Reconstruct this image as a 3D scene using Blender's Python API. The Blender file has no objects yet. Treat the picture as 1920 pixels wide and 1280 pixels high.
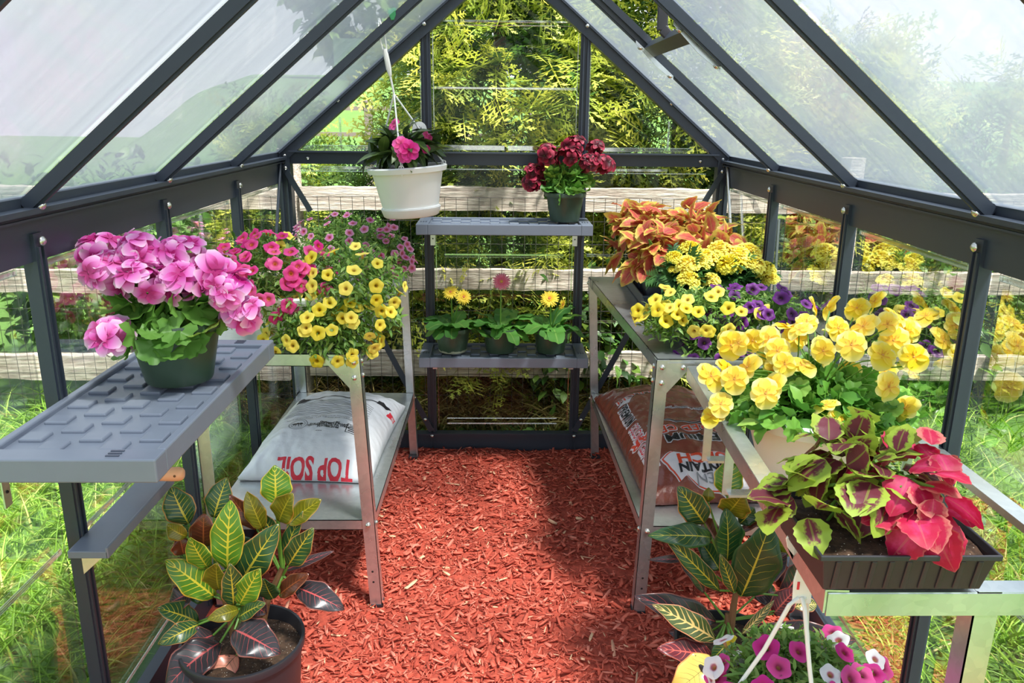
import bpy, bmesh, math, random
import numpy as np
from mathutils import Vector, Matrix, noise

# ------------------------------------------------------------------ camera, sky, sun, exposure
S = bpy.context.scene
COL = S.collection
PI = math.pi

def camera():
    cx, D, cz, f, yaw, pitch, roll = -0.0320, 3.3066, 1.4320, 1503.74, 0.02038, 0.27692, 0.0096952
    cy, sy, cp, sp, cr, sr = (math.cos(yaw), math.sin(yaw), math.cos(pitch), math.sin(pitch), math.cos(roll), math.sin(roll))
    fwd = Vector((sy * cp, cy * cp, -sp)); right = Vector((cy, -sy, 0)); up = right.cross(fwd)
    r2 = cr * right + sr * up; u2 = -sr * right + cr * up
    cam = bpy.data.cameras.new('camera'); o = bpy.data.objects.new('camera', cam); COL.objects.link(o)
    cam.sensor_width = 36; cam.lens = f / 1920 * 36; cam.clip_start = .02; cam.clip_end = 300
    m = Matrix((r2, u2, -fwd)).transposed().to_4x4(); m.translation = (cx, -D, cz)
    o.matrix_world = m; S.camera = o
camera()

w = bpy.data.worlds.new('sky'); S.world = w; w.use_nodes = True
wn = w.node_tree; wn.nodes.clear()
wo = wn.nodes.new('ShaderNodeOutputWorld'); wb = wn.nodes.new('ShaderNodeBackground')
wt = wn.nodes.new('ShaderNodeTexCoord'); wsx = wn.nodes.new('ShaderNodeSeparateXYZ'); wr = wn.nodes.new('ShaderNodeValToRGB')
wn.links.new(wt.outputs['Generated'], wsx.inputs[0]); wn.links.new(wsx.outputs['Z'], wr.inputs[0])
wr.color_ramp.elements[0].color = (1, 1, 1, 1); wr.color_ramp.elements[1].color = (.62, .78, 1, 1)
wr.color_ramp.elements[1].position = .9
wn.links.new(wr.outputs[0], wb.inputs[0]); wb.inputs[1].default_value = 1.35
wn.links.new(wb.outputs[0], wo.inputs[0])

sun = bpy.data.lights.new('sun', 'SUN'); sun.energy = 14.5; sun.angle = math.radians(9); sun.color = (1, .96, .9)
so = bpy.data.objects.new('sun', sun); COL.objects.link(so)
so.rotation_euler = Vector((-.34, .30, -1)).to_track_quat('-Z', 'Y').to_euler()   # high sun from the right, a little from the front

S.view_settings.view_transform = 'Standard'; S.view_settings.look = 'None'; S.view_settings.gamma = 1
S.view_settings.use_curve_mapping = False; S.view_settings.exposure = 0.22
S.cycles.max_bounces = 10; S.cycles.transparent_max_bounces = 24; S.cycles.diffuse_bounces = 5
S.cycles.transmission_bounces = 8; S.cycles.glossy_bounces = 4
S.cycles.caustics_reflective = False; S.cycles.caustics_refractive = False

# ------------------------------------------------------------------ helpers
rnd = random.Random(5)
def V3(*a): return Vector(a)

class MB:
    """collects vertices, faces, uvs and material slots of one mesh"""
    def __init__(s): s.v = []; s.f = []; s.m = []; s.uv = []
    def add(s, v, f, m=0, uv=None):
        b = len(s.v); s.v += [tuple(p) for p in v]
        for i, q in enumerate(f):
            s.f.append(tuple(b + k for k in q)); s.m.append(m)
            s.uv.append([uv[k] for k in q] if uv else [(0, 0)] * len(q))
        return s
    def box(s, c, size, R=None, m=0):
        x, y, z = (d / 2 for d in size); c = Vector(c)
        pts = [Vector((a * x, b * y, e * z)) for e in (-1, 1) for b in (-1, 1) for a in (-1, 1)]
        if R: pts = [R @ p for p in pts]
        return s.add([p + c for p in pts], [(0, 2, 3, 1), (4, 5, 7, 6), (0, 1, 5, 4), (2, 6, 7, 3), (0, 4, 6, 2), (1, 3, 7, 5)], m)
    def bar(s, a, b, w, t, nrm=(0, 0, 1), m=0):
        """rectangular bar from a to b, w across, t along nrm"""
        a = Vector(a); b = Vector(b); y = (b - a); L = y.length; y.normalize()
        n = Vector(nrm); x = y.cross(n).normalized(); n = x.cross(y)
        R = Matrix((x, y, n)).transposed()
        return s.box((a + b) / 2, (w, L, t), R, m)
    def prism(s, poly, ext, m=0):
        """poly: 3-D points of a planar outline, ext: extrusion vector"""
        n = len(poly); e = Vector(ext); p = [Vector(q) for q in poly]
        return s.add(p + [q + e for q in p], [tuple(range(n))[::-1], tuple(range(n, 2 * n))] +
                     [(i, (i + 1) % n, n + (i + 1) % n, n + i) for i in range(n)], m)
    def tube(s, pts, r, n=8, m=0, caps=True):
        pts = [Vector(p) for p in pts]; k = len(pts); rs = r if hasattr(r, '__len__') else [r] * k
        vs = []; up = Vector((.31, .17, .93))
        for i in range(k):
            d = (pts[min(i + 1, k - 1)] - pts[max(i - 1, 0)]).normalized()
            a = d.cross(up)
            if a.length < .2: a = d.cross(Vector((1, 0, 0)))
            a.normalize(); b = d.cross(a)
            for j in range(n):
                t = 2 * PI * j / n; vs.append(pts[i] + rs[i] * (math.cos(t) * a + math.sin(t) * b))
        fs = [(i * n + j, i * n + (j + 1) % n, (i + 1) * n + (j + 1) % n, (i + 1) * n + j) for i in range(k - 1) for j in range(n)]
        if caps: fs += [tuple(range(n))[::-1], tuple(range((k - 1) * n, k * n))]
        return s.add(vs, fs, m)
    def lathe(s, prof, n=40, c=(0, 0, 0), m=0, R=None):
        vs = []; c = Vector(c)
        for r, z in prof:
            for j in range(n):
                t = 2 * PI * j / n; p = Vector((r * math.cos(t), r * math.sin(t), z)); vs.append((R @ p if R else p) + c)
        k = len(prof)
        fs = [(i * n + j, i * n + (j + 1) % n, (i + 1) * n + (j + 1) % n, (i + 1) * n + j) for i in range(k - 1) for j in range(n)]
        fs += [tuple(range(n))[::-1], tuple(range((k - 1) * n, k * n))]
        return s.add(vs, fs, m)
    def ball(s, c, r, n=8, m=0, sq=(1, 1, 1)):
        k = n // 2 + 1
        prof = [(max(1e-4, math.sin(PI * i / (k - 1))) * r, -math.cos(PI * i / (k - 1)) * r) for i in range(k)]
        c = Vector(c); b = len(s.v); s.lathe(prof, n, (0, 0, 0), m)
        for i in range(b, len(s.v)): p = s.v[i]; s.v[i] = (c.x + p[0] * sq[0], c.y + p[1] * sq[1], c.z + p[2] * sq[2])
        return s
    def mesh(s, name, mats, smooth=False):
        me = bpy.data.meshes.new(name); me.from_pydata(s.v, [], s.f)
        for q in (mats if isinstance(mats, (list, tuple)) else [mats]): me.materials.append(q)
        me.polygons.foreach_set('material_index', s.m)
        uv = me.uv_layers.new(name='UVMap'); uv.data.foreach_set('uv', [c for q in s.uv for p in q for c in p])
        if smooth: me.polygons.foreach_set('use_smooth', [True] * len(s.f))
        me.update(); return me
    def build(s, name, mats, parent=None, smooth=False, bevel=0, loc=(0, 0, 0)):
        o = link(name, s.mesh(name, mats, smooth), parent, loc)
        if bevel:
            b = o.modifiers.new('bevel', 'BEVEL'); b.width = bevel; b.segments = 2; b.limit_method = 'ANGLE'; b.angle_limit = math.radians(40)
        if smooth:
            e = o.modifiers.new('edges', 'EDGE_SPLIT'); e.split_angle = math.radians(42)
        return o

def link(name, data, parent=None, loc=(0, 0, 0)):
    o = bpy.data.objects.new(name, data); COL.objects.link(o); o.location = loc
    if parent: o.parent = parent
    return o
def tag(o, label=None, cat=None, group=None, kind=None):
    for k, v in (('label', label), ('category', cat), ('group', group), ('kind', kind)):
        if v: o[k] = v
    return o
def thing(name, label, cat, loc=(0, 0, 0), rz=0, group=None):
    o = link(name, None, None, loc); o.rotation_euler = (0, 0, rz); o.empty_display_size = .05
    return tag(o, label, cat, group)
def structure(name, label=None):
    o = link(name, None); o.empty_display_size = .05
    return tag(o, label, None, None, 'structure')

# ------------------------------------------------------------------ materials
class NT:
    def __init__(s, name):
        s.mat = bpy.data.materials.new(name); s.mat.use_nodes = True; s.t = s.mat.node_tree; s.t.nodes.clear()
        s.out = s.t.nodes.new('ShaderNodeOutputMaterial')
    def n(s, typ, _out=0, _p=None, **kw):
        nd = s.t.nodes.new('ShaderNode' + typ)
        for k, v in (_p or {}).items(): setattr(nd, k, v)
        for k, v in kw.items():
            key = int(k[1:]) if k[0] == 'i' and k[1:].isdigit() else k.replace('_', ' ')
            s.set(nd.inputs[key], v)
        return nd.outputs[_out]
    def set(s, inp, v):
        if isinstance(v, bpy.types.NodeSocket): s.t.links.new(v, inp)
        elif isinstance(v, (tuple, list)) and len(v) == 3 and inp.type == 'RGBA': inp.default_value = (*v, 1)
        else: inp.default_value = v
    def math(s, op, a, b=0, c=0): return s.n('Math', 0, {'operation': op}, i0=a, i1=b, i2=c)
    def mix(s, fac, a, b):
        nd = s.t.nodes.new('ShaderNodeMix'); nd.data_type = 'RGBA'
        s.set(nd.inputs[0], fac); s.set(nd.inputs[6], a); s.set(nd.inputs[7], b); return nd.outputs[2]
    def ramp(s, fac, stops, interp='LINEAR'):
        nd = s.t.nodes.new('ShaderNodeValToRGB'); s.set(nd.inputs[0], fac); r = nd.color_ramp; r.interpolation = interp
        while len(r.elements) < len(stops): r.elements.new(.5)
        for e, (p, c) in zip(r.elements, stops): e.position = p; e.color = (*c, 1) if len(c) == 3 else c
        return nd.outputs[0]
    def noise(s, scale=5, detail=3, co='Object', stretch=None, rough=.5):
        v = s.n('TexCoord', {'Generated': 0, 'Normal': 1, 'UV': 2, 'Object': 3}[co])
        if stretch: v = s.n('Mapping', 0, None, Vector=v, Scale=stretch)
        return s.n('TexNoise', 0, None, Vector=v, Scale=scale, Detail=detail, Roughness=rough)
    def geo(s, k): return s.n('NewGeometry', {'Position': 0}[k])
    def bsdf(s, color, rough=.5, metal=0, spec=.5, bump=None, bs=.2, bd=.002, coat=0, trans=0):
        kw = dict(Base_Color=color, Roughness=rough, Metallic=metal, Specular_IOR_Level=spec, Coat_Weight=coat)
        if bump is not None: kw['Normal'] = s.n('Bump', 0, None, Height=bump, Strength=bs, Distance=bd)
        b = s.n('BsdfPrincipled', 0, None, **kw)
        if trans:
            tl = s.n('BsdfTranslucent', 0, None, Color=color)
            b = s.n('MixShader', 0, None, i0=trans, i1=b, i2=tl)
        return b
    def end(s, sh): s.t.links.new(sh, s.out.inputs[0]); return s.mat

def srgb(r, g, b): return tuple(((c / 255) / 12.92 if c <= 10 else ((c / 255 + .055) / 1.055) ** 2.4) for c in (r, g, b))
def plain(name, col, rough=.5, metal=0, spec=.5, vary=.06, scale=30, bump=0, coat=0, trans=0):
    t = NT(name); nz = t.noise(scale, 3)
    c = t.mix(nz, tuple(x * (1 - vary) for x in col), tuple(min(1, x * (1 + vary)) for x in col))
    return t.end(t.bsdf(c, rough, metal, spec, nz if bump else None, bump, coat=coat, trans=trans))

M = {}
M['frame'] = plain('anthracite_aluminium', srgb(50, 58, 70), .42, .0, .5, .05)
M['slate'] = plain('slate_plastic', srgb(118, 127, 142), .4, 0, .5, .05)
M['blackpot'] = plain('black_plastic', srgb(44, 44, 50), .42, 0, .5, .1)
M['greytray'] = plain('charcoal_tray_plastic', srgb(78, 86, 100), .38, 0, .5, .08)
M['whitepot'] = plain('white_plastic', srgb(248, 248, 247), .4, 0, .5, .02)
M['whitecord'] = plain('white_hanger_plastic', srgb(242, 242, 240), .4)
M['greenclip'] = plain('green_plastic', srgb(60, 150, 95), .4)
M['bolt'] = plain('zinc_bolt', srgb(205, 203, 196), .25, .9)
M['darkhole'] = plain('dark_hole', srgb(30, 28, 28), .8)
M['stem'] = plain('green_stem', srgb(96, 140, 50), .5)
M['woodstem'] = plain('brown_stem', srgb(110, 78, 48), .7, bump=.4)
M['tag'] = plain('white_label_plastic', srgb(245, 245, 245), .5)
M['grey_ink'] = plain('grey_ink', srgb(150, 150, 155), .6)
M['black_ink'] = plain('black_ink', srgb(28, 27, 34), .5)
M['red_ink'] = plain('red_ink', srgb(222, 52, 70), .5)
M['orange_ink'] = plain('orange_red_ink', srgb(226, 78, 48), .45)
M['white_ink'] = plain('white_ink', srgb(232, 226, 232), .45)
M['handle'] = plain('pale_wood_handle', srgb(246, 186, 140), .45, vary=.1, scale=12)

def greenpot():
    t = NT('dark_green_plastic'); p = t.n('TexCoord', 3)
    z = t.n('SeparateXYZ', 2, None, Vector=p); nz = t.noise(40, 3)
    f = t.math('LESS_THAN', t.math('ADD', z, t.math('MULTIPLY', nz, -.022)), -.002)     # lime crust along the bottom edge
    c = t.mix(nz, srgb(48, 66, 52), srgb(72, 92, 74)); c = t.mix(f, c, srgb(170, 172, 148))
    return t.end(t.bsdf(c, .36, 0, .5))
M['limedpot'] = greenpot(); M['greenpot'] = plain('green_nursery_plastic', srgb(58, 78, 62), .36, 0, .5, .12)

def galv():
    t = NT('galvanised_steel'); v = t.n('TexVoronoi', 1, None, Vector=t.n('TexCoord', 3), Scale=70)
    g = t.n('SeparateColor', 0, None, Color=v); nz = t.noise(6, 4)
    c = t.ramp(t.math('ADD', t.math('MULTIPLY', g, .3), t.math('MULTIPLY', nz, .7)), [(.1, srgb(196, 203, 206)), (.9, srgb(226, 231, 233))])
    r = t.math('MULTIPLY_ADD', nz, .2, .2)
    return t.end(t.bsdf(c, r, .86, .5))
M['galv'] = galv()

def soil():
    t = NT('potting_soil'); a = t.noise(60, 6, rough=.7); v = t.n('TexVoronoi', 0, None, Vector=t.n('TexCoord', 3), Scale=140)
    c = t.ramp(a, [(.3, srgb(38, 26, 20)), (.6, srgb(92, 68, 50)), (.72, srgb(130, 104, 80))])
    c = t.mix(t.math('LESS_THAN', v, .13), c, srgb(215, 205, 190))
    return t.end(t.bsdf(c, .95, bump=a, bs=.8, bd=.01))
M['soil'] = soil()

def weathered():
    t = NT('weathered_fence_wood'); g = t.noise(7, 6, stretch=(1.2, 14, 14), rough=.65); b = t.noise(3, 3)
    c = t.ramp(g, [(.25, srgb(120, 104, 94)), (.45, srgb(176, 160, 148)), (.62, srgb(214, 202, 190)), (.8, srgb(238, 230, 220))])
    c = t.mix(t.math('GREATER_THAN', b, .62), c, t.mix(g, srgb(128, 118, 98), srgb(190, 178, 158)))
    return t.end(t.bsdf(c, .9, bump=g, bs=.7, bd=.01))
M['weathered'] = weathered()

def pane():
    t = NT('clear_panel'); fr = t.n('LayerWeight', 0, None, Blend=.22)
    g = t.n('BsdfGlossy', 0, None, Color=(1, 1, 1), Roughness=.02)
    tr = t.n('BsdfTransparent', 0, None, Color=(.965, .985, .97))
    return t.end(t.n('MixShader', 0, None, i0=t.math('MULTIPLY', fr, .5), i1=tr, i2=g))
M['pane'] = pane()
def rib():
    t = NT('moulded_panel_rib'); fr = t.n('LayerWeight', 0, None, Blend=.5)
    g = t.n('BsdfGlossy', 0, None, Color=(1, 1, 1), Roughness=.08); tr = t.n('BsdfTransparent', 0, None, Color=(.95, 1, .95))
    return t.end(t.n('MixShader', 0, None, i0=t.math('MULTIPLY_ADD', fr, .6, .18), i1=tr, i2=g))
M['rib'] = rib()
def twinwall():
    t = NT('frosted_twinwall_panel'); nz = t.noise(40, 2, stretch=(.02, 1, .02)); b = t.noise(2.2, 2)
    c = t.mix(nz, srgb(98, 108, 126), srgb(146, 155, 168))
    tl = t.n('BsdfTranslucent', 0, None, Color=c); df = t.n('BsdfDiffuse', 0, None, Color=c)
    tr = t.n('BsdfTransparent', 0, None, Color=(.95, .97, 1)); gl = t.n('BsdfGlossy', 0, None, Color=(1, 1, 1), Roughness=.35)
    rf = t.n('BsdfRefraction', 0, None, Color=(.9, .93, .97), Roughness=.45, IOR=1.02)
    a = t.n('MixShader', 0, None, i0=.15, i1=tl, i2=df)
    a = t.n('MixShader', 0, None, i0=.40, i1=a, i2=rf)
    a = t.n('MixShader', 0, None, i0=t.math('MULTIPLY_ADD', nz, .22, .28), i1=a, i2=tr)
    fr = t.n('LayerWeight', 0, None, Blend=.25)
    return t.end(t.n('MixShader', 0, None, i0=t.math('MULTIPLY', fr, .3), i1=a, i2=gl))
M['twinwall'] = twinwall()

def mulch(name, dark):
    t = NT(name); inf = t.n('Attribute', 2, {'attribute_name': 'var'}); nz = t.noise(14, 3)
    if dark: c = t.ramp(t.noise(55, 5, rough=.7), [(.3, srgb(132, 50, 36)), (.7, srgb(200, 86, 64))])
    else:
        c = t.ramp(inf, [(0, srgb(150, 54, 38)), (.3, srgb(194, 84, 62)), (.8, srgb(220, 112, 90)), (.96, srgb(228, 136, 114)), (.985, srgb(232, 190, 150))])
    return t.end(t.bsdf(c, .85, bump=nz, bs=.3))
M['mulch_bed'] = mulch('mulch_bed', True); M['mulch'] = mulch('mulch_chips', False)

def leafmat(name, stops, trans=.3, rough=.45, vein=None, veinw=.05, tips=None, spec=.4):
    """leaf colour varies from leaf to leaf (attribute 'var'); optional midrib and tip colours"""
    t = NT(name); var = t.n('Attribute', 2, {'attribute_name': 'var'})
    uv = t.n('TexCoord', 2); sx = t.t.nodes.new('ShaderNodeSeparateXYZ'); t.t.links.new(uv, sx.inputs[0])
    c = t.ramp(var, stops)
    if tips: c = t.mix(t.math('MULTIPLY', t.n('MapRange', 0, None, Value=sx.outputs[1], i1=.35, i2=1.0), tips[1]), c, tips[0])
    if vein:
        a = t.math('ABSOLUTE', t.math('SUBTRACT', sx.outputs[0], .5))
        c = t.mix(t.math('MULTIPLY', t.math('LESS_THAN', a, veinw), .6), c, vein)
    return t.end(t.bsdf(c, rough, 0, spec, trans=trans))
G = srgb
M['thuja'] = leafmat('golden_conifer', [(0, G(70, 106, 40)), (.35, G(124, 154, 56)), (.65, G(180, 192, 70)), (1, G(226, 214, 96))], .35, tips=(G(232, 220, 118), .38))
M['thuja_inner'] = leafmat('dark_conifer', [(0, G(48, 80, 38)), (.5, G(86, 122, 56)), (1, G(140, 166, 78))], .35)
M['shrub'] = leafmat('dark_shrub', [(0, G(34, 60, 28)), (.6, G(72, 112, 46)), (1, G(130, 160, 72))], .25)
M['grass'] = leafmat('lawn_grass', [(0, G(88, 122, 36)), (.6, G(140, 184, 60)), (.9, G(176, 206, 90)), (1, G(214, 200, 140))], .3)
M['drygrass'] = leafmat('dry_grass', [(0, G(104, 84, 48)), (.5, G(140, 120, 66)), (1, G(214, 196, 136))], .25)
M['gerleaf'] = leafmat('geranium_leaf', [(0, G(74, 124, 50)), (.7, G(122, 172, 76)), (1, G(176, 200, 92))], .3)
M['gerbleaf'] = leafmat('gerbera_leaf', [(0, G(56, 110, 50)), (.7, G(104, 164, 70)), (1, G(150, 192, 86))], .3, vein=G(140, 180, 90), veinw=.04)
M['calleaf'] = leafmat('calibrachoa_leaf', [(0, G(78, 122, 52)), (.6, G(130, 170, 78)), (1, G(182, 204, 114))], .35)
M['panleaf'] = leafmat('pansy_leaf', [(0, G(66, 124, 46)), (.6, G(112, 172, 66)), (1, G(166, 204, 96))], .35)
M['marleaf'] = leafmat('marigold_leaf', [(0, G(40, 84, 44)), (.7, G(78, 124, 62)), (1, G(120, 158, 84))], .3)
M['impleaf'] = leafmat('impatiens_leaf', [(0, G(36, 50, 30)), (.6, G(64, 88, 44)), (1, G(110, 134, 66))], .2, .3, vein=G(120, 140, 70), veinw=.03)

def colmat(name, mid, edge, heart=None, e0=.45, e1=.8, trans=.3):
    """coleus leaf: coloured middle, paler toothed margin"""
    t = NT(name); var = t.n('Attribute', 2, {'attribute_name': 'var'})
    uv = t.n('TexCoord', 2); sx = t.t.nodes.new('ShaderNodeSeparateXYZ'); t.t.links.new(uv, sx.inputs[0])
    a = t.math('MULTIPLY', t.math('ABSOLUTE', t.math('SUBTRACT', sx.outputs[0], .5)), 2)
    d = t.math('MAXIMUM', a, t.n('MapRange', 0, None, Value=sx.outputs[1], i1=.45, i2=1.0))
    nz = t.n('TexNoise', 0, None, Vector=uv, Scale=9, Detail=3)
    d = t.math('ADD', d, t.math('MULTIPLY', t.math('SUBTRACT', nz, .5), .7))
    d = t.math('ADD', d, t.math('MULTIPLY', t.math('SUBTRACT', var, .5), .7))
    stops = [(e0, mid), (e1, edge)]
    if heart: stops = [(.0, heart), (e0 * .6, mid)] + stops[0:1] + stops[1:]
    c = t.ramp(d, stops)
    rib = t.math('LESS_THAN', a, .06); c = t.mix(t.math('MULTIPLY', rib, .35), c, edge)
    return t.end(t.bsdf(c, .5, 0, .35, trans=trans))
M['col_orange'] = colmat('orange_coleus_leaf', G(204, 98, 80), G(216, 196, 92), G(180, 72, 74), .48, .86)
M['col_lime'] = colmat('maroon_lime_coleus_leaf', G(110, 46, 58), G(160, 184, 66), None, .5, .7)
M['col_red'] = colmat('crimson_coleus_leaf', G(188, 30, 70), G(206, 120, 110), G(214, 56, 110), .74, 1.0)

def crotmat(name, base, base2, vein, edge, vw=1.0, side=1.0, blotch=0, rough=.28):
    """croton leaf: midrib, side veins and margin in the vein colour"""
    t = NT(name); uv = t.n('TexCoord', 2)
    dn = t.n('TexNoise', 1, None, Vector=t.n('TexCoord', 3), Scale=22, Detail=2)
    sx = t.t.nodes.new('ShaderNodeSeparateXYZ'); t.t.links.new(uv, sx.inputs[0]); dx = t.t.nodes.new('ShaderNodeSeparateColor'); t.t.links.new(dn, dx.inputs[0])
    a = t.math('MULTIPLY', t.math('ABSOLUTE', t.math('SUBTRACT', sx.outputs[0], .5)), 2); v = sx.outputs[1]
    mid = t.math('LESS_THAN', a, t.math('MULTIPLY', t.math('SUBTRACT', 1.25, v), .075 * vw))
    ph = t.math('ADD', t.math('SUBTRACT', t.math('MULTIPLY', v, 9.5), t.math('MULTIPLY', a, 1.9)), t.math('MULTIPLY', dx.outputs[0], 1.1))
    fr = t.math('ABSOLUTE', t.math('SUBTRACT', t.math('FRACT', ph), .5))
    wd = t.math('MULTIPLY', t.math('ADD', t.math('SUBTRACT', 1.02, a), t.math('MULTIPLY', t.math('SUBTRACT', dx.outputs[1], .55), 1.1)), .13 * side)
    sv = t.math('LESS_THAN', fr, wd)
    mg = t.math('GREATER_THAN', a, .93)
    c = t.mix(t.math('MULTIPLY', dx.outputs[2], 1.0), base, base2)
    if blotch:
        bn = t.n('TexNoise', 0, None, Vector=t.n('TexCoord', 3), Scale=45, Detail=2)
        c = t.mix(t.math('GREATER_THAN', bn, 1 - blotch), c, vein)
    c = t.mix(sv, c, vein); c = t.mix(mg, c, edge); c = t.mix(mid, c, vein)
    return t.end(t.bsdf(c, rough, 0, .5, trans=.15))
M['cr_lime'] = crotmat('croton_lime_leaf', G(74, 130, 40), G(110, 158, 48), G(226, 214, 66), G(226, 200, 70))
M['cr_green'] = crotmat('croton_green_leaf', G(38, 78, 42), G(66, 106, 62), G(222, 204, 70), G(206, 150, 84), 1, .55)
M['cr_plain'] = crotmat('croton_dark_green_leaf', G(32, 70, 38), G(44, 88, 48), G(206, 196, 70), G(60, 96, 50), .7, .22)
M['cr_olive'] = crotmat('croton_olive_leaf', G(96, 100, 24), G(128, 128, 32), G(186, 172, 50), G(196, 150, 60), .8, .5)
M['cr_dark'] = crotmat('croton_blackish_leaf', G(46, 42, 46), G(62, 58, 62), G(206, 92, 92), G(150, 90, 80), .8, .3)
M['cr_maroon'] = crotmat('croton_maroon_leaf', G(84, 40, 30), G(108, 60, 36), G(170, 92, 52), G(180, 110, 70), .8, .4)
M['cr_pink'] = crotmat('croton_salmon_leaf', G(240, 150, 126), G(246, 170, 140), G(80, 74, 60), G(240, 130, 120), .4, .3, .34)
M['cr_mottled'] = crotmat('croton_mottled_leaf', G(66, 84, 48), G(88, 100, 56), G(232, 196, 120), G(236, 160, 120), 1.2, 1.5)
M['cr_yellow'] = crotmat('croton_yellow_leaf', G(232, 200, 98), G(238, 212, 110), G(66, 74, 46), G(226, 150, 90), .15, .25, .3)
M['cr_red'] = crotmat('croton_red_leaf', G(70, 40, 44), G(120, 40, 52), G(214, 96, 84), G(214, 110, 90), 1, .8)

def petal(name, stops, coord=1, trans=.3, vary=.12, rough=.5, blot=None):
    t = NT(name); uv = t.n('TexCoord', 2); sx = t.t.nodes.new('ShaderNodeSeparateXYZ'); t.t.links.new(uv, sx.inputs[0])
    c = t.ramp(sx.outputs[coord], stops); r = t.n('ObjectInfo', 5)
    h = t.t.nodes.new('ShaderNodeHueSaturation'); t.set(h.inputs['Color'], c)
    t.set(h.inputs['Value'], t.math('MULTIPLY_ADD', r, vary * 2, 1 - vary)); t.set(h.inputs['Saturation'], t.math('MULTIPLY_ADD', r, -vary, 1.0))
    return t.end(t.bsdf(h.outputs[0], rough, 0, .3, trans=trans))
M['p_yellow'] = petal('yellow_petal', [(0, G(150, 110, 10)), (.25, G(214, 176, 16)), (.36, G(246, 220, 40)), (1, G(252, 232, 72))])
M['p_magenta'] = petal('magenta_petal', [(0, G(240, 190, 40)), (.2, G(230, 120, 60)), (.3, G(190, 20, 80)), (.5, G(232, 36, 130)), (1, G(240, 62, 160))])
M['p_rose'] = petal('rose_pink_petal', [(0, G(240, 210, 90)), (.25, G(200, 40, 100)), (.5, G(226, 110, 170)), (1, G(240, 170, 212))])
M['p_purple'] = petal('purple_petal', [(0, G(200, 180, 60)), (.2, G(50, 10, 60)), (.5, G(96, 20, 110)), (1, G(132, 46, 158))])
M['p_white'] = petal('white_petal', [(0, G(230, 210, 60)), (.25, G(190, 90, 120)), (.4, G(246, 240, 244)), (1, G(252, 250, 252))])
M['p_fuchsia'] = petal('fuchsia_petal', [(0, G(240, 200, 60)), (.2, G(150, 10, 80)), (.5, G(214, 20, 130)), (1, G(232, 46, 160))])
M['p_gerpink'] = petal('orchid_pink_petal', [(0, G(200, 30, 130)), (.25, G(206, 36, 140)), (.5, G(240, 104, 204)), (.8, G(248, 166, 228)), (1, G(254, 222, 244))])
M['p_gerred'] = petal('wine_red_petal', [(0, G(60, 8, 24)), (.5, G(110, 14, 40)), (.8, G(178, 26, 66)), (1, G(206, 50, 92))])
M['p_gbyel'] = petal('gerbera_yellow_petal', [(0, G(230, 170, 20)), (.3, G(250, 214, 36)), (1, G(254, 232, 70))])
M['p_gbpink'] = petal('gerbera_pink_petal', [(0, G(232, 110, 60)), (.3, G(246, 112, 146)), (1, G(254, 158, 188))])
M['p_marigold'] = petal('marigold_petal', [(0, G(226, 190, 10)), (.5, G(250, 232, 36)), (1, G(254, 246, 96))], trans=.2)
M['p_pansy'] = petal('pansy_petal', [(0, G(230, 160, 10)), (.12, G(248, 212, 20)), (.6, G(252, 226, 36)), (1, G(254, 242, 150))])
M['p_imp'] = petal('hot_pink_petal', [(0, G(180, 10, 80)), (.2, G(236, 30, 140)), (1, G(248, 74, 178))])
M['disc_y'] = plain('flower_centre_tan', G(206, 150, 70), .8, vary=.25, scale=300)
M['disc_r'] = plain('flower_centre_rusty', G(190, 110, 60), .8, vary=.3, scale=300)
M['bud'] = plain('green_calyx', G(120, 160, 70), .5)

# ------------------------------------------------------------------ leaf and petal templates, scatter
def leaf_tpl(prof, nv=6, nu=2, bend=.25, fold=.2, wave=0, wn=3, serr=0, sn=9):
    """leaf along +Y, unit length, top side +Z; prof(v) = half width"""
    vs = []; uv = []
    for i in range(nv + 1):
        v = i / nv; w = prof(v)
        for j in range(nu * 2 + 1):
            u = j / nu - 1; k = 1 + (serr * (1 if i % 2 else -1) if abs(u) == 1 and 0 < i < nv else 0)
            x = u * w * k
            z = -bend * v * v + fold * abs(x) + wave * math.sin(v * wn * 2 * PI + (1 if u > 0 else 0)) * abs(u)
            vs.append((x, v * (1 - .25 * bend * v), z)); uv.append((u / 2 + .5, v))
    n = nu * 2 + 1
    fs = [(i * n + j, i * n + j + 1, (i + 1) * n + j + 1, (i + 1) * n + j) for i in range(nv) for j in range(n - 1)]
    return np.array(vs), fs, np.array(uv)
def P_oval(w, p=.5, t0=.0):      # widest at v = p
    return lambda v: max(.004, w * math.sin(PI * min(1, max(0, v)) ** (math.log(.5) / math.log(p))) ** .8 + t0 * (1 - v))
def lobed_tpl(lobes=5, nr=3, seg=30, depth=.12, ruff=.08, notch=.6, crisp=2):
    """round lobed leaf, stalk end at the origin, blade lies along +Y"""
    vs = [(0, .0, 0)]; uv = [(.5, .0)]
    for r in range(1, nr + 1):
        q = r / nr
        for j in range(seg + 1):
            a = -PI * (1 - notch * .12) + 2 * PI * (1 - notch * .12) * j / seg
            R = .5 * q * (1 + depth * math.cos(a * lobes) * q + depth * .35 * (1 if j % crisp else -1) * (q == 1))
            vs.append((R * math.sin(a), .12 + R * math.cos(a) * (1.0), .10 * q + ruff * q * q * math.cos(a * lobes))); uv.append((.5 + .5 * q * math.sin(a), .5 + .5 * q * math.cos(a)))
    fs = []; n = seg + 1
    for j in range(seg): fs.append((0, 1 + j + 1, 1 + j))
    for r in range(nr - 1):
        for j in range(seg): fs.append((1 + r * n + j, 1 + r * n + j + 1, 1 + (r + 1) * n + j + 1, 1 + (r + 1) * n + j))
    return np.array(vs), fs, np.array(uv)
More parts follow.
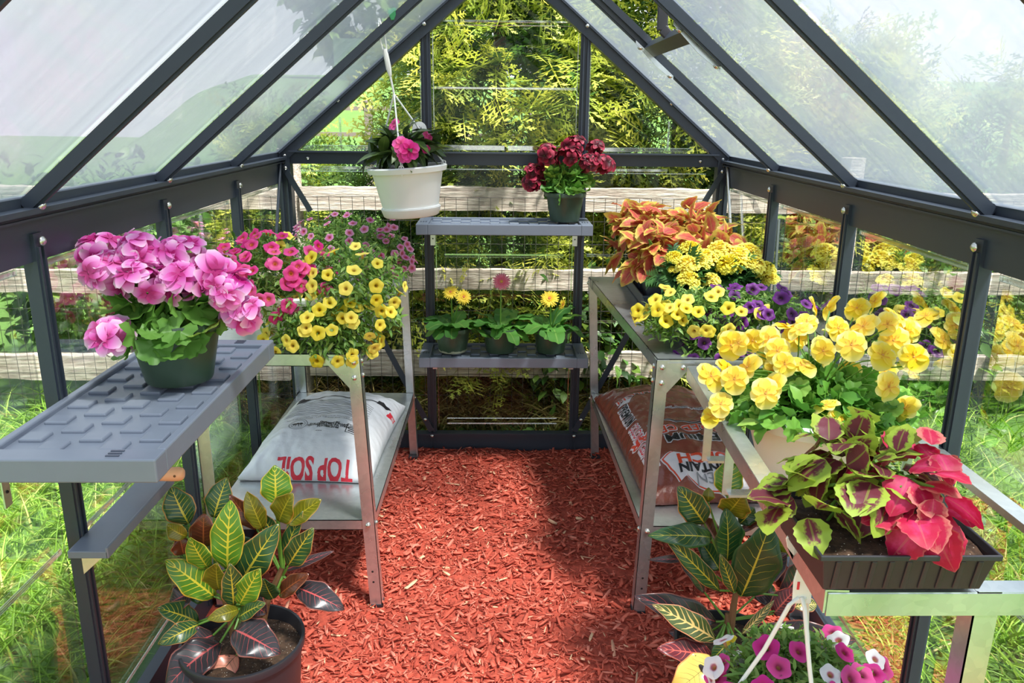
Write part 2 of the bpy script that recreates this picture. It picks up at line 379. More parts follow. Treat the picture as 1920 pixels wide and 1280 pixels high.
def merge_tpl(parts):
    """join (template, 4x4) pairs into one template"""
    V = []; F = []; U = []; b = 0
    for (v, f, u), m in parts:
        m = np.array(m); V.append(v @ m[:3, :3].T + m[:3, 3]); U.append(u); F += [tuple(k + b for k in q) for q in f]; b += len(v)
    return np.concatenate(V), F, np.concatenate(U)

def frames(d, n, s, roll=None):
    """(k,3,3) bases: Y along d, Z near n, scaled by s"""
    d = np.asarray(d, float); n = np.asarray(n, float); d = d / np.linalg.norm(d, axis=1, keepdims=True)
    x = np.cross(d, n); l = np.linalg.norm(x, axis=1, keepdims=True); bad = l[:, 0] < 1e-4
    x[bad] = (1, 0, 0); l[bad] = 1; x = x / l; z = np.cross(x, d)
    if roll is not None:
        c, q = np.cos(roll)[:, None], np.sin(roll)[:, None]; x, z = c * x + q * z, -q * x + c * z
    s = np.asarray(s, float); s = s[:, None] if s.ndim == 1 else s
    return np.stack([x, d, z], 2) * (s[:, None, :] if s.shape[1] == 3 else s[:, :, None])

def scatter(name, tpls, pick, B, T, mats, parent=None, var=None, smooth=True, kind=None, loc=(0, 0, 0)):
    """one mesh of many template copies: pick[i] template index, B (k,3,3), T (k,3)"""
    co = []; lv = []; ls = []; uvs = []; mi = []; va = []; base = 0
    pick = np.asarray(pick); T = np.asarray(T, float)
    if var is None: var = np.random.RandomState(len(T)).rand(len(T))
    for t, (v, f, u) in enumerate(tpls):
        idx = np.where(pick == t)[0]
        if not len(idx): continue
        P = np.einsum('kij,nj->kni', B[idx], v) + T[idx][:, None, :]
        co.append(P.reshape(-1, 3)); n = len(v)
        fl = np.array([k for q in f for k in q]); fn = np.array([len(q) for q in f])
        off = base + np.arange(len(idx)) * n
        lv.append((off[:, None] + fl[None, :]).ravel()); ls.append(np.tile(fn, len(idx)))
        uvs.append(np.tile(u[fl], (len(idx), 1))); va.append(np.repeat(var[idx], n)); base += n * len(idx)
    co = np.concatenate(co); lv = np.concatenate(lv).astype(np.int32); ls = np.concatenate(ls).astype(np.int32)
    me = bpy.data.meshes.new(name); me.vertices.add(len(co)); me.vertices.foreach_set('co', co.ravel().astype(np.float32))
    me.loops.add(len(lv)); me.loops.foreach_set('vertex_index', lv)
    me.polygons.add(len(ls)); me.polygons.foreach_set('loop_start', (np.cumsum(ls) - ls).astype(np.int32))
    me.polygons.foreach_set('loop_total', ls)
    uv = me.uv_layers.new(name='UVMap'); uv.data.foreach_set('uv', np.concatenate(uvs).ravel().astype(np.float32))
    at = me.attributes.new('var', 'FLOAT', 'POINT'); at.data.foreach_set('value', np.concatenate(va).astype(np.float32))
    for m in (mats if isinstance(mats, (list, tuple)) else [mats]): me.materials.append(m)
    if smooth: me.polygons.foreach_set('use_smooth', np.ones(len(ls), bool))
    me.update(calc_edges=True); me.validate()
    o = link(name, me, parent, loc)
    if kind: o['kind'] = kind
    return o

def tpl_mesh(name, tpl, mats, mi=None):
    v, f, u = tpl; mb = MB(); mb.add(v.tolist(), f, 0, [tuple(q) for q in u])
    if mi is not None: mb.m = list(mi)
    return mb.mesh(name, mats, True)
def rotm(axis, a): return np.array(Matrix.Rotation(a, 4, axis))
def basis_m(loc, nrm, s=1, roll=0, tilt=None):
    """4x4 with +Z along nrm"""
    q = Vector(nrm).normalized().to_track_quat('Z', 'Y').to_matrix() @ Matrix.Rotation(roll, 3, 'Z')
    return Matrix.Translation(loc) @ (q @ Matrix.Diagonal((s, s, s))).to_4x4()

# ------------------------------------------------------------------ floor, ground, lawn
def grid(x0, x1, y0, y1, nx, ny, zf, name, mat, parent=None):
    xs = np.linspace(x0, x1, nx); ys = np.linspace(y0, y1, ny)
    mb = MB(); mb.add([(x, y, zf(x, y)) for y in ys for x in xs],
                      [(j * nx + i, j * nx + i + 1, (j + 1) * nx + i + 1, (j + 1) * nx + i) for j in range(ny - 1) for i in range(nx - 1)])
    return mb.build(name, mat, parent, True)
def fz(x, y): return .012 * noise.noise((x * 5, y * 5, 1)) + .02 * max(0, 1 + y * 4) * (noise.noise((x * 3.3, 2, 4)) + .1) * (y > -.25) - .006
fl = grid(-.895, .895, -3.1, .03, 90, 150, fz, 'floor', M['mulch_bed']); tag(fl, 'floor bed under the red wood mulch', kind='structure')

def chips():
    R = np.random.RandomState(3); n = 30000
    x = R.uniform(-.86, .86, n); y = R.uniform(-2.35, -.02, n); keep = (y > -1.75) | (R.rand(n) < .5); x, y = x[keep], y[keep]; n = len(x)
    z = np.array([fz(a, b) for a, b in zip(x, y)]) + R.uniform(-.002, .013, n)
    a = R.uniform(0, 2 * PI, n); d = np.stack([np.cos(a), np.sin(a), R.normal(0, .28, n)], 1)
    nn = np.stack([R.normal(0, .45, n), R.normal(0, .45, n), np.ones(n)], 1)
    L = np.clip(R.lognormal(math.log(.019), .48, n), .006, .07); W = np.clip(L * R.uniform(.08, .30, n), .0016, .010)
    B = frames(d, nn, np.stack([W, L, W * .45], 1))
    def chip(k):
        b = R.uniform(-.25, .25)
        v = np.array([(-.5, -.5, -.5), (.5, -.42, -.5), (.6, .1, -.5 + b), (.2, .5, -.5), (-.35, .45, -.5), (-.5, .1, -.5 + b),
                      (-.5, -.5, .5), (.5, -.42, .5), (.6, .1, .5 + b), (.2, .5, .5), (-.35, .45, .5), (-.5, .1, .5 + b)])
        f = [(0, 5, 4, 3, 2, 1), (6, 7, 8, 9, 10, 11)] + [(i, (i + 1) % 6, 6 + (i + 1) % 6, 6 + i) for i in range(6)]
        return v, f, v[:, :2] + .5
    v = R.rand(n); 
    o = scatter('mulch', [chip(i) for i in range(4)], R.randint(0, 4, n), B, np.stack([x, y, z], 1), M['mulch'], None, v, smooth=False, kind='stuff')
    tag(o, 'red shredded wood mulch covering the greenhouse floor', 'mulch')
chips()

def hz(x, y):
    r = max(0, y - 1.6)
    left = 1 / (1 + math.exp((x + .2) * 1.0)) if y < 6 else 1
    xl = -.27 * (y + 3.3) - .5; k = max(0, min(1, (x - xl + 5) / 5)); k = k * k * (3 - 2 * k); left *= .02 + .98 * k; r *= .15 + .85 * k
    return -.012 + (r * .155 if r < 13 else 13 * .155 + (r - 13) * .05) * (.35 + .65 * left) + .03 * noise.noise((x * .8, y * .8, 0))
def lawn_mat():
    t = NT('lawn_ground'); a = t.noise(3, 5); b = t.noise(40, 3)
    c = t.mix(a, srgb(66, 98, 36), srgb(98, 132, 58)); c = t.mix(t.math('MULTIPLY', b, .5), c, srgb(76, 106, 40))
    return t.end(t.bsdf(c, .95, bump=b, bs=.6, bd=.02))
gr = grid(-22, 22, -7, 34, 110, 120, hz, 'ground', lawn_mat()); tag(gr, 'green lawn outside the greenhouse, rising to a slope behind', kind='structure')
for i, v in enumerate(gr.data.vertices):
    if abs(v.co.x) < 1.3 and -3.6 < v.co.y < .4: v.co.z = -.05

def blades(name, n, region, h0, h1, mat, label, seed):
    R = np.random.RandomState(seed); pts = []
    while len(pts) < n:
        x, y = region(R)
        if abs(x) < .93 and -3.2 < y < .05: continue
        pts.append((x, y, (hz(x, y) if not (abs(x) < 1.3 and y < .4) else -.05)))
    T = np.array(pts); a = R.uniform(0, 2 * PI, n); l = R.uniform(.1, .9, n)
    d = np.stack([np.cos(a) * l, np.sin(a) * l, np.ones(n)], 1); nn = np.stack([np.cos(a), np.sin(a), np.zeros(n) - .3], 1)
    h = R.uniform(h0, h1, n)
    tp = leaf_tpl(lambda v: .5 * (1 - v) ** .7 + .02, 4, 1, .5, .1)
    B = frames(d, -nn, np.stack([np.full(n, .007) * R.uniform(.6, 1.4, n), h, h], 1))
    tag(scatter(name, [tp], np.zeros(n, int), B, T, mat, None, R.rand(n), kind='stuff'), label, 'grass')
def reg_l(R): return (-1.06 - abs(R.normal(0, .8)), R.uniform(-2.6, .6))
def reg_r(R): return (1.06 + abs(R.normal(0, .8)), R.uniform(-2.6, .6))
blades('lawn_grass', 6500, reg_l, .05, .2, M['grass'], 'bright green lawn grass outside the left side panels', 4)
blades('lawn_grass', 6500, reg_r, .05, .2, M['grass'], 'bright green lawn grass outside the right side panels', 5)
def reg_b(R): return (R.uniform(-1.5, 1.7), .30 + abs(R.normal(0, .35)))
blades('dry_grass', 6000, reg_b, .08, .26, M['drygrass'], 'straw coloured dry grass tufts behind the back panel', 6)

# ------------------------------------------------------------------ greenhouse frame
HE, HR, W2, YF = 1.263, 2.02, .9, -3.0
SL = (HR - HE) / W2
def roofz(x): return HE + (W2 - abs(x)) * SL
SN = math.atan(SL)
def bolt_mb(p, nrm, r=.006):
    q = Vector(nrm).normalized().to_track_quat('Z', 'Y').to_matrix()
    return MB().lathe([(r * 1.25, -.001), (r * 1.25, .001), (r, .0025), (r * .6, .0045), (.0005, .005)], 10, p, 0, q)
_bolt = bolt_mb((0, 0, 0), (0, 0, 1), .006).mesh('bolt', M['bolt'], True)
def bolt(p, nrm, parent, s=1):
    o = link('bolt', _bolt, parent); o.matrix_world = basis_m(Vector(p), nrm, s); return o

# back wall
wb_ = structure('wall_back', 'back gable wall of clear panels in a dark grey frame')
def post(name, x, y, z0, z1, wx, wy, parent, lean=0):
    mb = MB(); mb.box((x, y, (z0 + z1) / 2), (wx, wy, z1 - z0)); mb.box((x - wx * .22, y - wy * .5 - .004, (z0 + z1) / 2), (wx * .14, .01, z1 - z0)); mb.box((x + wx * .22, y - wy * .5 - .004, (z0 + z1) / 2), (wx * .14, .01, z1 - z0))
    return mb.build(name, M['frame'], parent)
for s in (-1, 1):
    post('corner_post', s * .885, .01, -.03, HE, .05, .05, wb_)
    post('gable_post', s * .312, .012, -.03, 1.752, .038, .024, wb_)
MB().box((0, .008, 1.254), (1.80, .02, .048)).box((0, -.008, 1.279), (1.72, .034, .006)).build('tie_beam', M['frame'], wb_)
MB().box((0, .012, .03), (1.80, .03, .085)).box((0, -.008, .072), (1.78, .03, .008)).build('base_rail', M['frame'], wb_)
for s in (-1, 1):
    MB().bar((s * .902, .012, HE - .01), (0, .012, HR - .008), .05, .055, (0, 1, 0)).bar((s * .9, -.018, HE + .012), (0, -.018, HR + .014), .014, .02, (0, 1, 0)).build('gable_rafter', M['frame'], wb_)
    MB().bar((s * .885, -.03, 1.225), (s * .785, -.03, 1.045), .022, .004, (0, 1, 0)).build('brace', M['frame'], wb_)
    MB().bar((s * .56, -.022, .60), (s * .315, -.022, .09), .024, .004, (0, 1, 0)).build('brace', M['frame'], wb_)
    for p in ((s * .878, -.018, 1.262), (s * .883, -.018, 1.237), (s * .874, -.034, 1.215), (s * .79, -.004, 1.253), (s * .312, -.03, 1.757),
              (s * .312, -.012, .092), (s * .312, -.026, .066), (s * .655, -.022, 1.475), (s * .34, -.03, .145)): bolt(p, (0, -1, 0), wb_)
def pane(poly, parent, ext, name='clear_pane', ribs=()):
    o = MB().prism(poly, ext).build(name, M['pane'], parent)
    for a, b, w, t, nr in ribs:
        MB().bar(a, b, w, t, nr).build('moulded_rib', M['rib'], o, False, min(w, t) * .45)
    return o
yP = .03
def rb(x0, x1, z, w=.010): return ((x0, yP - .003, z), (x1, yP - .003, z), .005, w, (0, 0, 1))
def rv(x, z0, z1, w=.006): return ((x, yP - .003, z0), (x, yP - .003, z1), .005, w, (1, 0, 0))
pane([(-.30, yP, .085), (.30, yP, .085), (.30, yP, 1.23), (-.30, yP, 1.23)], wb_, (0, .004, 0), ribs=[rb(-.25, .25, .862), rb(-.25, .25, .852, .004), rb(-.25, .24, .105, .008), rb(-.25, .24, .13, .005), rb(-.28, .28, 1.212, .006), rv(-.285, .1, 1.22, .004), rv(.285, .1, 1.22, .004)])
for s in (-1, 1):
    a, b = sorted((s * .325, s * .865))
    pane([(a, yP, .085), (b, yP, .085), (b, yP, 1.23), (a, yP, 1.23)], wb_, (0, .004, 0), ribs=[rb(a + .02, b - .05, .575, .012), rb(a + .02, b - .05, .862, .012), rb(a + .03, b - .2, 1.213, .014), rb(a + .03, b - .04, 1.2, .004)])
    pane([(s * .325, yP, 1.28), (s * .83, yP, 1.28), (s * .325, yP, roofz(.325) - .045)], wb_, (0, .004, 0), ribs=[rb(a + .01, b - .1, 1.294, .018), rv(s * .66, 1.29, roofz(.66) - .055, .008), rv(s * .335, 1.29, 1.68, .004)])
pane([(-.30, yP, 1.28), (.30, yP, 1.28), (.30, yP, 1.70), (0, yP, HR - .05), (-.30, yP, 1.70)], wb_, (0, .004, 0), ribs=[rb(-.28, .0, 1.297, .022), rb(.01, .28, 1.297, .022), rb(-.285, .285, 1.527, .010), rb(-.28, .26, 1.775, .010), rb(-.28, .26, 1.76, .004), rv(-.285, 1.3, 1.74, .004), rv(.285, 1.3, 1.74, .004)])

# side walls
def side(s, name, lab):
    w_ = structure(name, lab); X = s * W2
    MB().box((X + s * .004, YF / 2, 1.205), (.02, -YF, .095)).box((X - s * .014, YF / 2, 1.252), (.03, -YF, .01)).box((X + s * .012, YF / 2, 1.262), (.016, -YF, .03)).box((X - s * .02, YF / 2, 1.238), (.006, -YF, .004)).build('eave_beam', M['frame'], w_)
    MB().box((X, YF / 2, .03), (.03, -YF, .085)).build('base_rail', M['frame'], w_)
    for k in range(1, 6):
        y = -.6 * k
        MB().box((X, y, .61), (.026, .03, 1.2)).box((X - s * .014, y - .008, .6), (.008, .006, 1.17)).box((X - s * .014, y + .008, .6), (.008, .006, 1.17)).build('stud', M['frame'], w_)
        bolt((X - s * .02, y, 1.195), (-s, 0, 0), w_, 1.3)
    MB().tube([(X - s * .012, -.05, 1.235), (X - s * .012, -.33, .66)], .006, 8).build('brace', M['bolt'] if s > 0 else M['frame'], w_)
    xo = X + s * .012
    for k in range(5):
        a, b = -.6 * k - .02, -.6 * (k + 1) + .02
        r = lambda z, wd: ((xo - s * .004, a - .03, z), (xo - s * .004, b + .03, z), .005, wd, (0, 0, 1))
        pane([(xo, a, .07), (xo, b, .07), (xo, b, 1.2), (xo, a, 1.2)], w_, (s * .004, 0, 0), ribs=[r(1.145, .012), r(.575, .012), r(.12, .008)])
    return w_
wl_ = side(-1, 'wall_left', 'left side wall of clear panels between dark studs')
wr_ = side(1, 'wall_right', 'right side wall of clear panels between dark studs')

# roof
rf = structure('ceiling', 'pitched roof of frosted twin-wall panels on dark rafters')
MB().box((0, YF / 2, HR + .0), (.05, -YF, .05)).build('ridge_beam', M['frame'], rf)
def roof_panel(s, y0, y1, x0, x1, parent=rf, name='roof_panel'):
    """panel between plan distances x0 (low, outer) and x1 (high)"""
    up = Vector((s * math.sin(SN), 0, math.cos(SN)))
    p = [Vector((s * x, y, roofz(x) + .014)) for x, y in ((x0, y0), (x0, y1), (x1, y1), (x1, y0))]
    mb = MB(); q = [v + up * .006 for v in p]
    mb.add(p, [(0, 1, 2, 3)] if s > 0 else [(3, 2, 1, 0)], 0); mb.add(q, [(3, 2, 1, 0)] if s > 0 else [(0, 1, 2, 3)], 1)
    mb.add(p + q, [(0, 1, 5, 4), (1, 2, 6, 5), (2, 3, 7, 6), (3, 0, 4, 7)], 1)
    return mb.build(name, [M['twinwall'], M['pane']], parent)
for s in (-1, 1):
    for k in range(1, 6):
        y = -.6 * k
        MB().bar((s * .9, y, HE - .004), (s * .02, y, roofz(.02) - .004), .019, .024, (s * math.sin(SN), 0, math.cos(SN))).bar((s * .9, y, HE - .02), (s * .02, y, roofz(.02) - .02), .008, .010, (s * math.sin(SN), 0, math.cos(SN))).build('rafter', M['frame'], rf)
        bolt((s * .872, y + .0, roofz(.872) - .028), (-s * math.sin(SN), 0, -math.cos(SN)), rf, 1.3)
    for k in range(5):
        a, b = -.6 * k - .008, -.6 * (k + 1) + .008
        if s > 0 and k == 1: roof_panel(s, a, b, .91, .455)
        else: roof_panel(s, a, b, .91, .02)
# roof vent, propped open
v1 = structure('window_1', 'open roof vent in the right slope with a black prop arm')
up = Vector((math.sin(SN), 0, math.cos(SN)))
MB().bar((.458, -.61, roofz(.458) - .002), (.458, -1.19, roofz(.458) - .002), .04, .03, up).bar((.47, -.61, roofz(.47) + .016), (.47, -1.19, roofz(.47) + .016), .012, .02, up).build('vent_sill', M['frame'], v1)
for y in (-.617, -1.183):
    MB().bar((.45, y, roofz(.45) + .012), (.03, y, roofz(.03) + .012), .012, .02, up).build('vent_jamb', M['frame'], v1)
    pl = MB().prism([(.405, y, roofz(.405) - .022), (.53, y, roofz(.53) - .022), (.53, y, roofz(.53) - .036), (.47, y, roofz(.47) - .042), (.405, y, roofz(.405) - .032)], (0, .003 if y < -.9 else -.003, 0)).build('corner_plate', M['galv'], v1)
    for x in (.42, .52): bolt((x, y, roofz(x) - .032), (-.3, 0, -1), v1, 1.2)
sash = structure('window_2', 'raised sash of the open roof vent')
A = math.radians(24); hx, hzv = .03, HR + .03
def sp(d, y, o=0): return (hx + d * math.cos(A) + o * math.sin(A), y, hzv - d * math.sin(A) * .25 + o * math.cos(A))
mb = MB(); mb.prism([sp(0, -.62), sp(.56, -.62), sp(.56, -.62, .006), sp(0, -.62, .006)], (0, -.56, 0)); mb.build('vent_panel', M['twinwall'], sash)
mb = MB(); mb.bar(sp(.56, -.61), sp(.56, -1.19), .025, .02); mb.bar(sp(0, -.615), sp(.57, -.615), .02, .02); mb.bar(sp(0, -1.185), sp(.57, -1.185), .02, .02); mb.build('vent_frame', M['frame'], sash)
MB().bar((.432, -.9, 1.66), (.425, -.9, 2.0), .03, .012, (0, 1, 0)).bar((.432, -.9, 1.665), (.468, -.9, 1.632), .028, .014, (0, 1, 0)).ball((.468, -.9, 1.628), .014).build('prop_arm', M['blackpot'], v1, False, .003)

# ------------------------------------------------------------------ benches
def sheet(c, z, lip, t=.002, m=0):
    """folded steel shelf: corner plan points c (4, ccw), top at z"""
    mb = MB(); p = [Vector((x, y, z)) for x, y in c]
    mb.prism([q - Vector((0, 0, t)) for q in p], (0, 0, t))
    for i in range(4):
        a, b = p[i], p[(i + 1) % 4]; n = Vector((0, 0, 1)).cross(b - a).normalized() * t
        mb.prism([a, b, b + Vector((0, 0, -lip)), a + Vector((0, 0, -lip))], n)
        mb.prism([a + Vector((0, 0, -lip)), b + Vector((0, 0, -lip)), b + Vector((0, 0, -lip)) + n * 6, a + Vector((0, 0, -lip)) + n * 6], (0, 0, t))
    return mb
def leg(b, tp, sx, sy, w=.036, t=.002):
    """angle-iron leg: outer corner runs from b to tp; flanges point to sx (x) and sy (y)"""
    b = Vector(b); tp = Vector(tp); e = tp - b; mb = MB()
    mb.prism([b, b + Vector((sx * w, 0, 0)), b + Vector((sx * w, sy * t, 0)), b + Vector((0, sy * t, 0))], e)
    mb.prism([b, b + Vector((sx * t, 0, 0)), b + Vector((sx * t, sy * w, 0)), b + Vector((0, sy * w, 0))], e)
    for z in (.08, .115):
        q = b + e * (z / e.z) + Vector((sx * w * .55, -sy * .0006, 0)); mb.add([(q.x + .0035 * math.cos(k * PI / 4), q.y, q.z + .0035 * math.sin(k * PI / 4)) for k in range(8)], [tuple(range(8))], 1)
    mb.box(b + Vector((sx * w / 2, sy * w / 2, -.001)), (w + .004, w + .004, .008), None, 2)
    return mb
def bench(label, top, bot, z2, z1, shelf=True):
    """corners in order back-left, front-left, front-right, back-right"""
    o = thing('potting_bench', label, 'bench', ((bot[0][0] + bot[2][0]) / 2, (bot[0][1] + bot[2][1]) / 2, 0), 0, None)
    L = Vector(o.location); q = lambda p, z: (p[0] - L.x, p[1] - L.y, z)
    sheet([(p[0] - L.x, p[1] - L.y) for p in top], z2, .036).build('top_shelf', M['galv'], o)
    f = z1 / z2; mid = [(b[0] + (t[0] - b[0]) * f, b[1] + (t[1] - b[1]) * f) for b, t in zip(bot, top)]
    sheet([(p[0] - L.x, p[1] - L.y) for p in mid], z1, .032).build('lower_shelf', M['galv'], o)
    for i, (sx, sy) in enumerate(((1, -1), (1, 1), (-1, 1), (-1, -1))):
        b = Vector(q(bot[i], .0)); t = Vector(q(top[i], z2 - .003)); off = Vector((-sx * .003, -sy * .003, 0))
        lg = leg(b + off, t + off, sx, sy).build('leg', [M['galv'], M['darkhole'], M['blackpot']], o)
        c = t + off + Vector((0, 0, -.037))
        MB().prism([c + Vector((sx * .03, -sy * .001, .03)), c + Vector((sx * .105, -sy * .001, .03)), c + Vector((sx * .03, -sy * .001, -.06))], (0, sy * .002, 0)).build('gusset', M['galv'], o)
        at = lambda z: b + (t - b) * (z / z2) + off
        for z, dx, s2 in ((z2 - .02, .018, 1), (z2 - .065, .02, 1), (z2 - .02, .075, 1), (z1 - .014, .02, 1)):
            bolt(at(z) + L + Vector((sx * dx, -sy * .001, 0)), (0, -sy, 0), o).matrix_world = basis_m(at(z) + Vector((sx * dx, -sy * .002, 0)), (0, -sy, 0), 1)
        for z in (z2 - .02, z2 - .062, z1 - .014):
            bolt(at(z), (-sx, 0, 0), o).matrix_world = basis_m(at(z) + Vector((-sx * .002, sy * .018, 0)), (-sx, 0, 0), 1)
    return o
ZT, ZL = .791, .284
bench('galvanised steel potting bench on the left, white soil bag on its lower shelf',
      [(-.875, -.075), (-.875, -1.185), (-.411, -1.185), (-.396, -.075)], [(-.868, -.075), (-.868, -1.185), (-.376, -1.185), (-.373, -.075)], ZT, ZL)
bench('galvanised steel potting bench on the right, red mulch bag on its lower shelf',
      [(.862, -.075), (.862, -1.222), (.408, -1.222), (.347, -.075)][::-1] and [(.347, -.075), (.408, -1.222), (.868, -1.222), (.868, -.075)],
      [(.386, -.075), (.383, -1.222), (.868, -1.222), (.868, -.075)], ZT, ZL)
def staging():
    """open steel frame in the right foreground: two long rails, cross rails, legs"""
    o = thing('staging_frame', 'open galvanised steel staging rail frame in the right foreground beside the pansies', 'bench', (.68, -1.78, 0))
    L = Vector(o.location); g = M['galv']
    MB().bar(V3(.50, -1.255, .78) - L, V3(.457, -2.31, .78) - L, .034, .003).bar(V3(.484, -1.255, .762) - L, V3(.441, -2.31, .762) - L, .003, .036).build('rail', g, o)
    MB().bar(V3(.865, -1.255, .78) - L, V3(.865, -2.31, .78) - L, .034, .003).bar(V3(.88, -1.255, .762) - L, V3(.88, -2.31, .762) - L, .003, .036).build('rail', g, o)
    for y, x in ((-1.255, .49), (-2.295, .444)):
        MB().bar(V3(x, y, .776) - L, V3(.87, y, .776) - L, .03, .003).bar(V3(x, y - .015, .758) - L, V3(.87, y - .015, .758) - L, .003, .036).build('cross_rail', g, o)
    for y in (-1.52, -1.70): MB().bar(V3(.48, y, .628) - L, V3(.87, y, .628) - L, .03, .006).build('slat', g, o)
    for x, y, sx, sy in ((.66, -2.31, 1, 1), (.878, -1.25, -1, -1), (.878, -2.31, -1, 1)):
        leg(V3(x, y, 0) - L, V3(x, y, .778) - L, sx, sy).build('leg', [g, M['darkhole'], M['blackpot']], o)
    for y in (-1.52, -1.70):
        for x in (.478, .872): MB().bar(V3(x, y, .625) - L, V3(x, y, .765) - L, .02, .004, (0, 1, 0)).build('hanger_strap', g, o)
staging()

# ------------------------------------------------------------------ slate plastic shelves
def plastic_shelf(name, label, loc, rz, L=.68, D=.225, T=.042, brackets=None, group=None):
    """length along local x, wall at local y = 0, front at -D, top at z = 0"""
    o = thing(name, label, 'shelf', loc, rz, group)
    mb = MB(); e = .045
    mb.box((0, -D / 2, -.022), (L - .006, D - .006, .024))
    for x in (-1, 1): mb.box((x * (L / 2 - e / 2), -D / 2, -T / 2), (e, D, T))
    mb.box((0, -D + .0085, -T / 2), (L - 2 * e + .002, .016, T)); mb.box((0, -.0085, -T / 2), (L - 2 * e + .002, .016, T))
    nx = 15; wx = (L - 2 * e - .012) / nx; rows = int((D - .04) / .045)
    for r in range(rows):
        for k in range(nx):
            if (k + r) % 2: mb.box((-L / 2 + e + .006 + wx * (k + .5), -D + .02 + (D - .04) * (r + .5) / rows, -.0195), (wx * .96, (D - .04) / rows * .8, .031))
    mb.build('tray_body', M['slate'], o, False, .003)
    for x in (-1, 1):
        for k in range(3):
            MB().box((x * (L / 2 - .014 - k * .010), -D + .075, .0005), (.004, .022, .003)).build('drain_rib', M['greytray'], o)
    for x in (brackets or ()):
        MB().box((x, -.012, -T - .035), (.02, .003, .075)).box((x, -.045, -T - .003), (.02, .07, .004)).build('bracket', M['galv'], o)
        link('screw', MB().ball((x, -.014, -T - .045), .003).mesh('screw', M['darkhole']), o)
    return o
plastic_shelf('tray_shelf', 'upper slate grey plastic tray shelf on the back wall', (-.002, -.006, 1.022), 0, brackets=(-.292, .292), group='tray shelves on the back wall')
plastic_shelf('tray_shelf', 'lower slate grey plastic tray shelf on the back wall, gerbera pots on it', (-.002, -.006, .488), 0, brackets=(-.292, .292), group='tray shelves on the back wall')
plastic_shelf('tray_shelf', 'slate grey plastic tray shelf on the left wall under the pink geranium', (-.886, -1.735, .885), PI / 2, L=.72, D=.30, brackets=(-.3, .3))

# ------------------------------------------------------------------ weathered rail fence, wire netting, hedge behind
def rail_mb(x0, x1, y, z, h, t, seed):
    n = 60; mb = MB(); vs = []
    for i in range(n + 1):
        x = x0 + (x1 - x0) * i / n
        for k, (dy, dz) in enumerate(((-1, -1), (-1, -.3), (-1, .3), (-1, 1), (0, 1.03), (1, 1), (1, -1), (0, -1.02))):
            q = (x * 2.2, dy * .7 + seed, dz)
            vs.append((x, y + dy * t / 2 + .006 * noise.noise(q), z + dz * h / 2 + .008 * noise.noise((x * 3, seed * 3 + dz, dy)) + .006 * noise.noise((x * 14, dz, seed))))
    return mb.add(vs, [(i * 8 + k, (i + 1) * 8 + k, (i + 1) * 8 + (k + 1) % 8, i * 8 + (k + 1) % 8) for i in range(n) for k in range(8)] + [tuple(range(8)), tuple(range(n * 8, n * 8 + 8))[::-1]])
YFN = .39
fence = thing('rail_fence', 'weathered grey wooden rail fence running behind the greenhouse', 'fence', (0, YFN, 0))
for x0, x1, z, h, sd in ((-2.7, -1.03, 1.045, .098, 1.2), (-.93, 1.62, 1.052, .104, 2.7), (1.6, 3.3, 1.04, .1, 3.1),
                         (-2.7, -1.03, .66, .1, 4.9), (-.93, 1.62, .678, .095, 5.3), (1.6, 3.3, .67, .1, 6.4), (-2.7, -1.03, .24, .12, 7.7), (-.93, 1.62, .262, .122, 8.1), (1.6, 3.3, .25, .12, 9.6)):
    rail_mb(x0, x1, .03, z, h, .05, sd).build('rail', M['weathered'], fence, True)
for x, h in ((-.98, 1.27), (1.61, 1.25), (-2.75, 1.25)):
    mb = MB(); n = 14; vs = []
    for i in range(n + 1):
        z = -.1 + (h + .1) * i / n
        for k in range(12):
            a = 2 * PI * k / 12; r = .052 * (1 + .12 * noise.noise((math.cos(a) * 2 + x, math.sin(a) * 2, z * 2))); vs.append((x + r * math.cos(a), .06 + r * math.sin(a), z))
    mb.add(vs, [(i * 12 + k, i * 12 + (k + 1) % 12, (i + 1) * 12 + (k + 1) % 12, (i + 1) * 12 + k) for i in range(n) for k in range(12)] + [tuple(range(n * 12, n * 12 + 12))])
    mb.build('post', M['weathered'], fence, True)
mb = MB(); nx = 100
for i in range(nx):
    x = -2.4 + i * .052; mb.bar((x, .355, -.02), (x, .355, 1.065), .0022, .0022, (0, 1, 0), 0)
for k in range(11):
    z = .015 + k * .105; mb.bar((-2.42, .3575, z), (2.8, .3575, z), .0022, .0022, (0, 1, 0), 0)
tag(mb.build('wire_netting', M['darkwire'] if 'darkwire' in M else plain('rusty_wire', srgb(84, 80, 78), .5, .6)), 'rectangular wire mesh netting fixed in front of the wooden rails', 'wire netting')
for x, z1 in ((-1.36, .98), (1.28, .98)):
    tag(MB().tube([(x, .32, -.02), (x - .03 * (1 if x > 0 else 0), .33, z1)], .007, 6).build('fence_stake', plain('grey_stake', srgb(150, 155, 160), .4, .6)), 'thin grey metal stake by the wire netting on the %s' % ('left' if x < 0 else 'right'), 'stake')

